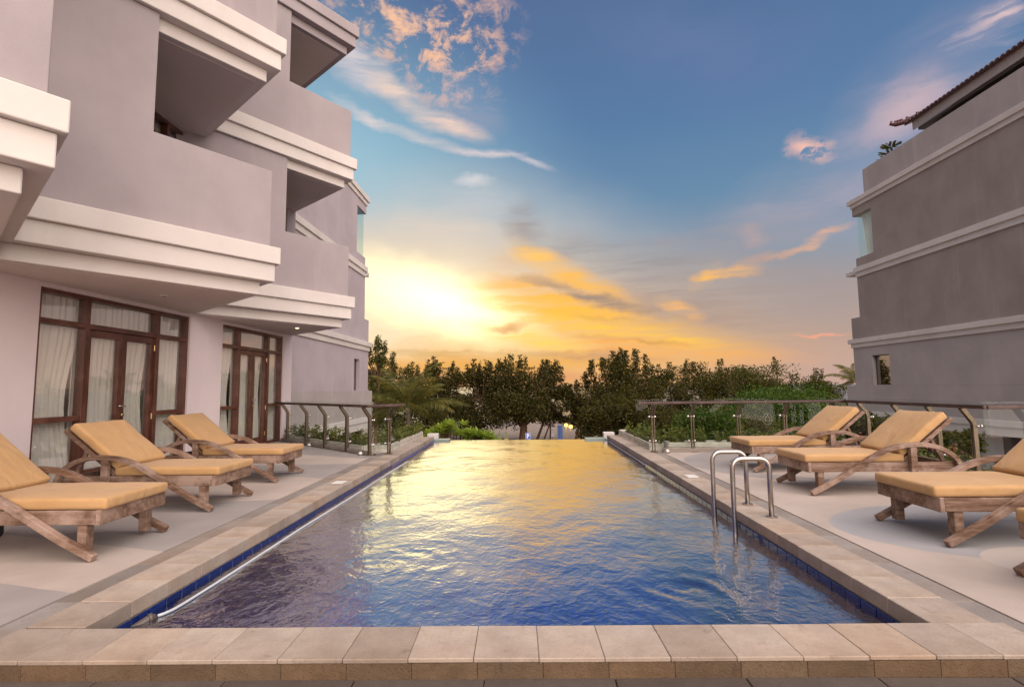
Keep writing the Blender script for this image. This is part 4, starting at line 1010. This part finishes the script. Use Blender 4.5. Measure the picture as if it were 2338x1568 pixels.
T('beach_tree', 'dark brownish bush at the right end of the overflow edge', 1402, 905, 25, 74, seed=15, leaves=9000, bottom=1015, sprouts=0, lsize=.13, clusters=60)
T('beach_tree', 'tree standing behind the right wing corner, seen in the windows', 2080, 850, 44, 120, seed=16, leaves=8000, bottom=1000, sprouts=4)
T('beach_tree', 'low dark tree behind the planter of the right railing', 1500, 925, 30, 62, seed=17, leaves=6500, bottom=1010, sprouts=0, clusters=44, lsize=.14)
T('beach_tree', 'low dark tree behind the middle panes of the right railing', 1700, 940, 27, 70, seed=18, leaves=6500, bottom=1020, sprouts=0, clusters=44, lsize=.13, mat_='leaf_mid')
T('beach_tree', 'low tree below the palm fronds at the left railing end', 985, 925, 33, 46, seed=19, leaves=4200, bottom=1005, sprouts=0, clusters=34, lsize=.14)
for k, (px, top, d, hw) in enumerate(((2300, 830, 40, 120), (2560, 800, 38, 150), (2850, 780, 34, 170))):
    T('beach_tree', ('tree mirrored in the far terrace door', 'tree mirrored in the near terrace door', 'tree farthest to the right, mirrored in the terrace doors')[k], px, top, d, hw, seed=30 + k, leaves=7000, bottom=1000, sprouts=4, lsize=.22)

def palm(name, label, hub, nfr, L, seed, trunk=True, group='coconut palms'):
    rng = np.random.default_rng(seed); root = tag(empty(name, (hub[0], hub[1], GZ)), label, 'palm', group); hub = Vector(hub)
    Vs, Fs, k0 = [], [], 0; stems = MB()
    for i in range(nfr):
        az = 2 * math.pi * i / nfr * 2.618 + rng.uniform(-.3, .3); t0 = i / (nfr - 1)
        el0 = math.radians(86 - 76 * t0 + rng.uniform(-6, 6)); LL = L * rng.uniform(.85, 1.1)
        dirh = Vector((math.cos(az), math.sin(az), 0)); p = hub.copy(); pts = [p.copy()]; e = el0; ns = 16
        for s in range(ns):
            e -= (.035 + .085 * (s / ns)) * (1.15 - .35 * t0) ; p = p + (dirh * math.cos(e) + Vector((0, 0, math.sin(e)))) * (LL / ns); pts.append(p.copy())
        stems.tube(pts, [.05 * (1 - .85 * s / ns) for s in range(ns + 1)], 5, False)
        side = dirh.cross(Vector((0, 0, 1)))
        for s in range(34):
            f = .12 + .88 * s / 33; x = f * ns; a = int(min(x, ns - 1)); q = pts[a].lerp(pts[a + 1], x - a); tan = (pts[a + 1] - pts[a]).normalized(); up = side.cross(tan)
            ll = LL * .30 * math.sin(math.pi * min(1, .22 + .74 * f)) * rng.uniform(.8, 1.1)
            for sd in (-1, 1):
                dr = (side * sd * 1.0 + tan * .75 + Vector((0, 0, -.42 - .3 * t0)) + up * .15).normalized(); w = tan * .045
                tip = q + dr * ll + Vector((0, 0, -.12 * ll)); md = q + dr * ll * .5
                Vs += [q - w * .6, md - w, tip, md + w]; Fs.append((k0, k0 + 1, k0 + 2, k0 + 3)); k0 += 4
    np_obj('fronds', np.array([tuple(v) for v in Vs]), np.array(Fs), 'leaf_palm', root)
    stems.build('frond_ribs', 'leaf_palm', root, True)
    m = MB(); n = 9; pts = [Vector((hub.x + .25 * math.sin(2.2 * i / n) - .2, hub.y, GZ - .1 + (hub.z - GZ + .1) * i / n)) for i in range(n)] + [hub]
    m.tube(pts, [.2 - .06 * i / n for i in range(n + 1)], 10).build('trunk', 'palm_bark', root, True)
palm('coconut_palm', 'young coconut palm with arching fronds beside the left wing', at(932, 930, 38), 19, 4.3, 4)
palm('coconut_palm', 'far palm with two frond tips showing left of the right wing', at(1962, 872, 70), 15, 4.3, 8)

def frangipani(px, top, d, hw, seed, label):
    rng = np.random.default_rng(seed); r = random.Random(seed); c = at(px, top, d); W = hw * d / FPX; root = tag(empty('frangipani', (c.x, d, GZ)), label, 'shrub', 'frangipani shrubs beyond the overflow edge')
    Vs, Fs, k0 = [], [], 0; m = MB(); base = Vector((c.x, d, GZ))
    for i in range(30):
        t = Vector((c.x + rng.uniform(-1, 1) * W, d + rng.uniform(-.6, .6) * W, 0)); u = (t.x - c.x) / W
        t.z = c.z - .12 - abs(u) ** 2 * .5 * W * .9 - rng.uniform(0, .45)
        m.tube(spline([base, base.lerp(t, .55) + Vector((0, 0, -.1)), t], 4), [.06 * (1 - .7 * q / 8) for q in range(9)], 6, False)
        for k in range(15):
            a = 2.4 * k + rng.uniform(-.2, .2); el = math.radians(75 - 80 * (k / 14)); L = rng.uniform(.22, .36)
            dr = Vector((math.cos(a) * math.cos(el), math.sin(a) * math.cos(el), math.sin(el))); sd = dr.cross(Vector((0, 0, 1)))
            sd = sd.normalized() if sd.length > .01 else Vector((1, 0, 0)); w = .048; dn = Vector((0, 0, -.05))
            a0, a1, a2 = t, t + dr * L * .55, t + dr * L + dn
            Vs += [a0, a1 - sd * w, a2, a1 + sd * w]; Fs.append((k0, k0 + 1, k0 + 2, k0 + 3)); k0 += 4
    np_obj('crown', np.array([tuple(v) for v in Vs]), np.array(Fs), 'leaf_frangipani', root); m.build('branches', 'bark', root, True)
frangipani(1030, 958, 17.5, 62, 3, 'light green frangipani shrub at the left end of the overflow edge')
frangipani(1090, 972, 15.6, 34, 5, 'lower frangipani shrub with long leaves in front of the other')

# ------------------------------------------------------------------ planters and their plants
def planter(a, b_, w, z0, z1, label):
    a, b_ = Vector(a), Vector(b_); root = tag(empty('planter_box', (a.x, a.y, z0)), label, 'planter', 'long planter boxes at the deck edge'); d = (b_ - a).normalized(); nn = Vector((d.y, -d.x)); hh = (z1 - z0) / 2
    for s in (-1, 1):
        for k in range(2):
            p, q = a + nn * (w / 2 * s), b_ + nn * (w / 2 * s); zc = z0 + hh * (k + .5)
            MB().beam((p.x, p.y, zc), (q.x, q.y, zc), .03, hh - .008).build('board', 'planter_board', root, bevel=.003)
    for p in (a, b_):
        e1, e2 = p + nn * (w / 2 - .016), p - nn * (w / 2 - .016); MB().beam((e1.x, e1.y, (z0 + z1) / 2), (e2.x, e2.y, (z0 + z1) / 2), .028, z1 - z0 - .004).build('end_board', 'planter_board', root)
    MB().beam((a.x, a.y, z1 - .06), (b_.x, b_.y, z1 - .06), w - .04, .03).build('soil_bed', 'soil', root)
    ax, ay, bx_, by = *a, *b_
    MB().beam((ax, ay, (GZ + z0) / 2), (bx_, by, (GZ + z0) / 2), w - .1, z0 - GZ).build('plinth', 'low_wall', root)
PB = [((-2.86, 10.15), (-2.80, 13.3), .28, -.03, .14, 'long planter box beside the far end of the left coping'),
      ((-3.06, 10.12), (-5.95, 12.82), .34, -.02, .15, 'long planter box outside the diagonal left railing'),
      ((2.58, 10.15), (2.56, 13.3), .26, -.03, .14, 'long planter box beside the far end of the right coping'),
      ((2.75, 10.12), (6.1, 10.12), .34, -.02, .17, 'long planter box outside the far right railing'),
      ((6.50, 9.9), (6.50, 7.2), .34, -.25, -.05, 'long planter box outside the side of the right railing')]
def plant_mesh(seed, h, flower=False):
    rng = np.random.default_rng(seed); Vs = []; ns = rng.integers(3, 6); P = []; A = []
    for s in range(ns):
        dx, dy = rng.normal(size=2) * .10; hh = h * rng.uniform(.6, 1.1); m = int(26 * hh / .3)
        t = rng.uniform(.1, 1, m); P.append(np.stack([dx * t * 1.5 + rng.normal(size=m) * .02, dy * t * 1.5 + rng.normal(size=m) * .02, t * hh], 1))
        a = rng.uniform(0, 6.28, m); A.append(np.stack([np.cos(a), np.sin(a), rng.uniform(.0, .9, m)], 1))
    V, F = leaf_quads(np.concatenate(P), .085, rng, aim=np.concatenate(A), ar=.38, droop=0)
    return np_mesh('foliage', V, F, 'leaf_planter')
pm = [plant_mesh(s, h) for s, h in ((1, .22), (2, .30), (3, .38), (4, .26), (5, .34), (6, .42))]
fm_ = []
for s in range(2):
    rng = np.random.default_rng(90 + s); P = rng.normal(size=(9, 3)) * np.array([.10, .10, .04]) + np.array([0, 0, .36]); V, F = leaf_quads(P, .05, rng, ar=.9); fm_.append(np_mesh('flowers', V, F, 'leaf_flower'))
PLAB = ('small leafy plant in the planter beside the far left coping', 'small leafy plant in the planter outside the left railing', 'small leafy plant in the planter beside the far right coping', 'small leafy plant in the planter outside the far right railing', 'leafy plant with pink flowers outside the side of the right railing')
def stem_mesh():
    return MB().tube([(0, 0, -.12), (.01, 0, .15)], .006, 5, False).mesh('stem', 'bark')
stm = stem_mesh()
for i, (a, b_, w, z0, z1, lab) in enumerate(PB):
    planter(a, b_, w, z0, z1, lab); a, b_ = Vector(a), Vector(b_); L = (b_ - a).length; n = int(L / (.26 if i in (0, 2) else .22)); r = random.Random(50 + i)
    for k in range(n):
        if r.random() < .12: continue
        p = a.lerp(b_, (k + .5 + r.uniform(-.3, .3)) / n); d = (b_ - a).normalized(); p += Vector((d.y, -d.x)) * r.uniform(-.08, .08)
        o = tag(empty('planter_plant', (p.x, p.y, z1 - .05), r.uniform(0, 6.28)), PLAB[i], 'plant', 'plants of ' + lab.replace('long ', 'the '))
        sc = r.uniform(.75, 1.15) * .9; o.scale = (sc, sc, sc)
        q = bpy.data.objects.new('foliage', pm[r.randrange(6)]); COL.objects.link(q); q.parent = o
        q = bpy.data.objects.new('stem', stm); COL.objects.link(q); q.parent = o
        if i == 4: q = bpy.data.objects.new('flowers', fm_[k % 2]); COL.objects.link(q); q.parent = o
T('oleander_shrub', 'leafy green shrub with pink flowers behind the rearmost right lounger', 1985, 940, 12.2, 52, seed=41, leaves=2600, bottom=1010, sprouts=0, mat_='leaf_mid', lsize=.10, clusters=26, cat='shrub', group='shrubs below the right railing', trunk_r=.04)
T('oleander_shrub', 'low leafy shrub under the side panes of the right railing', 2130, 985, 10.8, 66, seed=42, leaves=2400, bottom=1040, sprouts=0, mat_='leaf_mid', lsize=.10, clusters=26, cat='shrub', group='shrubs below the right railing', trunk_r=.04)

# ------------------------------------------------------------------ beach: sign, boards, lamps, chairs, parasol
def sign():
    d = 68.; a = at(1199.5, 988.5, d); b_ = at(1212, 1003, d); a.y = b_.y = d; w = b_.x - a.x; cx = (a.x + b_.x) / 2; z1 = a.z + .02; z0 = z1 - w * 1.12
    r = tag(empty('parking_sign', (cx, d, GZ)), 'blue parking sign with a white letter P beside the thick tree trunk', 'sign')
    MB().box(a.x, b_.x, d - .02, d, z0, z1).build('panel', 'sign_blue', r); t = w * .03
    MB().box(a.x + t, b_.x - t, d - .022, d - .0205, z1 - 2 * t, z1 - t).box(a.x + t, b_.x - t, d - .022, d - .0205, z0 + t, z0 + 2 * t).box(a.x + t, a.x + 2 * t, d - .022, d - .0205, z0 + 2 * t, z1 - 2 * t).box(b_.x - 2 * t, b_.x - t, d - .022, d - .0205, z0 + 2 * t, z1 - 2 * t).build('border', 'sign_white', r)
    p = MB(); hh = z1 - z0; x0 = cx - w * .24; zb = z0 + hh * .14; zt = z1 - hh * .14; s = w * .15; y = d - .024
    p.box(x0, x0 + s, y, y + .003, zb, zt)
    ro = (zt - zb) * .30; ri = ro - s; zc = zt - ro; xc = x0 + s + w * .10; n = 14
    pts = []; quads = []
    out = [(x0 + s, zt)] + [(xc + ro * math.sin(math.pi * i / n), zc + ro * math.cos(math.pi * i / n)) for i in range(n + 1)] + [(x0 + s, zc - ro)]
    inn = [(x0 + s, zc + ri)] + [(xc + ri * math.sin(math.pi * i / n), zc + ri * math.cos(math.pi * i / n)) for i in range(n + 1)] + [(x0 + s, zc - ri)]
    vs = [(u, y, v) for u, v in out] + [(u, y, v) for u, v in inn]; k = len(out)
    p.add(vs, [(i, i + 1, k + i + 1, k + i) for i in range(k - 1)])
    p.build('letter', 'sign_white', r)
    MB().tube([(cx, d + .03, GZ - .1), (cx, d + .03, z1 - .1)], .03, 8).build('post', 'frame_grey', r)
sign()
def surfboard(px, d, h, mt, lab):
    c = at(px, 1000, d); x = c.x; r = tag(empty('surfboard', (x, d, GZ)), lab, 'surfboard', 'surfboards standing on the beach'); seg = 14; n = 12
    for j, (f0, f1, mm) in enumerate(mt):
        m = MB(); vs = []
        for i in range(n + 1):
            f = f0 + (f1 - f0) * i / n; hw = .27 * max(0.02, math.sin(math.pi * min(1, .06 + .94 * f) ** .8)) ** .6; z = GZ + f * h
            for s in ((-1, -.03), (1, -.03), (1, .03), (-1, .03)): vs.append((x + s[0] * hw, d + s[1] + .25 * f, z))
        fs = [(i * 4 + k, i * 4 + (k + 1) % 4, i * 4 + 4 + (k + 1) % 4, i * 4 + 4 + k) for i in range(n) for k in range(4)] + [(3, 2, 1, 0), tuple(range(4 * n, 4 * n + 4))]
        m.add(vs, fs); m.build('board_section', mm, r)
surfboard(1156, 62, 2.5, [(0, .35, 'board_red'), (.35, .62, 'board_yellow'), (.62, 1, 'board_green')], 'striped surfboard in red, yellow and green left of the thick trunk')
surfboard(1140, 62.6, 2.55, [(0, 1, 'board_green')], 'plain olive surfboard left of the striped one')
surfboard(1110, 63, 2.35, [(0, .5, 'white_cloth'), (.5, 1, 'board_yellow')], 'pale surfboard farthest left on the beach')
def lamp(px, py, d, lab):
    c = at(px, py, d); r = tag(empty('street_lamp', (c.x, d, GZ)), lab, 'lamp', 'lit lamps in the gap between the trees')
    MB().tube([(c.x, d, GZ - .1), (c.x, d, c.z - .1)], [.05, .035], 8).build('pole', 'frame_grey', r)
    MB().tube([(c.x, d, c.z - .22), (c.x, d, c.z - .14), (c.x, d, c.z), (c.x, d, c.z + .13), (c.x, d, c.z + .2)], [.07, .2, .24, .2, .05], 12).build('globe', 'lamp_glow', r, True)
    MB().tube([(c.x, d, c.z + .19), (c.x, d, c.z + .27)], [.18, .03], 12).build('cap', 'frame_grey', r)
    l = bpy.data.lights.new('lamp_light', 'POINT'); l.energy = 220; l.color = (1, .62, .2); l.shadow_soft_size = .2
    lo = bpy.data.objects.new('lamp_light', l); COL.objects.link(lo); lo.parent = r; lo.location = (0, -.3, c.z - GZ)
lamp(1292.5, 970, 62, 'left, higher one of the two lit lamps in the tree gap'); lamp(1303, 973.5, 61, 'right, lower one of the two lit lamps in the tree gap')
def beach_chair(px, d, mt, lab):
    x = at(px, 1000, d).x; r = tag(empty('beach_chair', (x, d, GZ)), lab, 'chair', 'plastic chairs on the beach')
    MB().box(x - .25, x + .25, d - .25, d + .25, GZ + .40, GZ + .44).build('seat', mt, r); MB().beam((x, d + .25, GZ + .45), (x, d + .36, GZ + .95), .48, .03, (0, 1, 0)).build('backrest', mt, r)
    for sx in (-1, 1):
        for sy in (-1, 1): MB().box(x + sx * .22 - .02, x + sx * .22 + .02, d + sy * .22 - .02, d + sy * .22 + .02, GZ, GZ + .40).build('leg', mt, r)
beach_chair(1098, 77, 'white_cloth', 'white plastic chair left of the surfboards'); beach_chair(1262, 77, 'white_cloth', 'white plastic chair right of the leaning stems')
beach_chair(1318, 77, 'banner_red', 'red plastic chair below the two lamps'); None
def banner(px, d, lab, mt):
    x = at(px, 1000, d).x; r = tag(empty('beach_banner', (x, d, GZ)), lab, 'banner')
    MB().tube([(x - .3, d, GZ), (x - .3, d, GZ + 2.95)], .03, 8).build('pole', 'frame_grey', r)
    m = MB(); m.add([(x - .28 + .6 * i / 8, d + .04 * math.sin(i * 1.2), z) for z in (GZ + .9, GZ + 2.85) for i in range(9)] + [(x - .28 + .6 * i / 8, d + .01 + .04 * math.sin(i * 1.2), z) for z in (GZ + .9, GZ + 2.85) for i in range(9)], [(i, i + 1, 10 + i, 9 + i) for i in range(8)] + [(18 + i, 27 + i, 28 + i, 19 + i) for i in range(8)]); m.build('cloth', mt, r, True)
banner(1279, 66, 'tall blue banner on the beach between the trees', 'banner_blue')
def parasol(px, py, d, lab):
    c = at(px, py, d); r = tag(empty('beach_parasol', (c.x, d, GZ)), lab, 'parasol'); x = c.x
    MB().tube([(x, d, GZ), (x, d, c.z + .2)], .025, 8).build('pole', 'frame_grey', r); n = 8; vs = [(x, d, c.z + .35)] + [(x + 1.0 * math.cos(2 * math.pi * i / n), d + 1.0 * math.sin(2 * math.pi * i / n), c.z - .1) for i in range(n)]
    for i in range(n): MB().add([vs[0], vs[1 + i], vs[1 + (i + 1) % n], Vector(vs[0]) - Vector((0, 0, .02))], [(0, 1, 2), (3, 2, 1)]).build('gore', 'banner_blue' if i % 2 else 'white_cloth', r)
parasol(1548, 977, 60, 'blue and white beach parasol behind the first right panes')
def booth(px, d, w, lab, mt, h=1.3):
    x = at(px, 1000, d).x; r = tag(empty('beach_stall', (x, d, GZ)), lab, 'stall', 'small stalls on the beach')
    MB().box(x - w / 2, x + w / 2, d - .3, d + .3, GZ + .05, GZ + .8).build('counter', mt, r, bevel=.02); MB().box(x - w / 2 - .05, x + w / 2 + .05, d - .35, d + .35, GZ + .81, GZ + .86).build('top', 'white_cloth', r)
    for sx in (-1, 1): MB().box(x + sx * w / 2 - .03, x + sx * w / 2 + .03, d + .2, d + .26, GZ + .861, GZ + h + .6).build('post', 'dark_wood', r)
    MB().box(x - w / 2 - .05, x + w / 2 + .05, d + .14, d + .19, GZ + h, GZ + h + .5).build('board', 'banner_blue', r)
booth(1535, 58, 1.8, 'red stall with goods behind the first right panes', 'banner_red')

# ------------------------------------------------------------------ small things on the roofs
c = at(2040, 330, 21.0); c.x = 15.7; zt = c.z
def araucaria(x, y, z, lab):
    r = tag(empty('roof_plant', (x, y, z)), lab, 'plant'); rng = np.random.default_rng(5); Vs, Fs, k0 = [], [], 0
    MB().tube([(x, y, z), (x, y, z + 1.9)], [.035, .012], 6).build('stem', 'bark', r)
    for t in range(5):
        zz = z + .55 + t * .30; L = .62 - .08 * t
        for a in range(7):
            an = a * .9 + t * .4; dr = Vector((math.cos(an), math.sin(an), .25)); p0 = Vector((x, y, zz)); p1 = p0 + dr * L; sd = dr.cross(Vector((0, 0, 1))).normalized()
            for s in range(6):
                q = p0.lerp(p1, .2 + .16 * s)
                for sg in (-1, 1):
                    e_ = q + (dr * .5 + sd * sg * .8).normalized() * .16; Vs += [q, q.lerp(e_, .5) + Vector((0, 0, .035)), e_, q.lerp(e_, .5) - Vector((0, 0, .035))]; Fs.append((k0, k0 + 1, k0 + 2, k0 + 3)); k0 += 4
    np_obj('foliage', np.array([tuple(v) for v in Vs]), np.array(Fs), 'leaf_dark', r)
araucaria(15.75, 21.25, ZR(9.83), 'small dark potted tree showing above the parapet of the right wing')
tag(MB().box(15.28, 15.36, 22.1, 22.18, ZR(9.83), ZR(9.83) + .4).box(15.27, 15.37, 22.09, 22.19, ZR(9.83) + .4, ZR(9.83) + .43).build('roof_pole', 'frame_grey', None, origin=(15.32, 22.14, ZR(9.83))), 'short dark post on the cornice at the far corner of the right wing', 'post')
tag(MB().tube([(-7.3, 21.9, 9.83), (-7.3, 21.9, 9.98), (-7.26, 21.86, 10.2)], [.06, .05, .02], 7).tube([(-7.3, 21.9, 9.95), (-7.42, 21.95, 10.16)], [.04, .015], 6).build('roof_finial', 'bark', None, origin=(-7.3, 21.9, 9.83)), 'small forked finial on the cornice at the far corner of the left wing', 'finial')
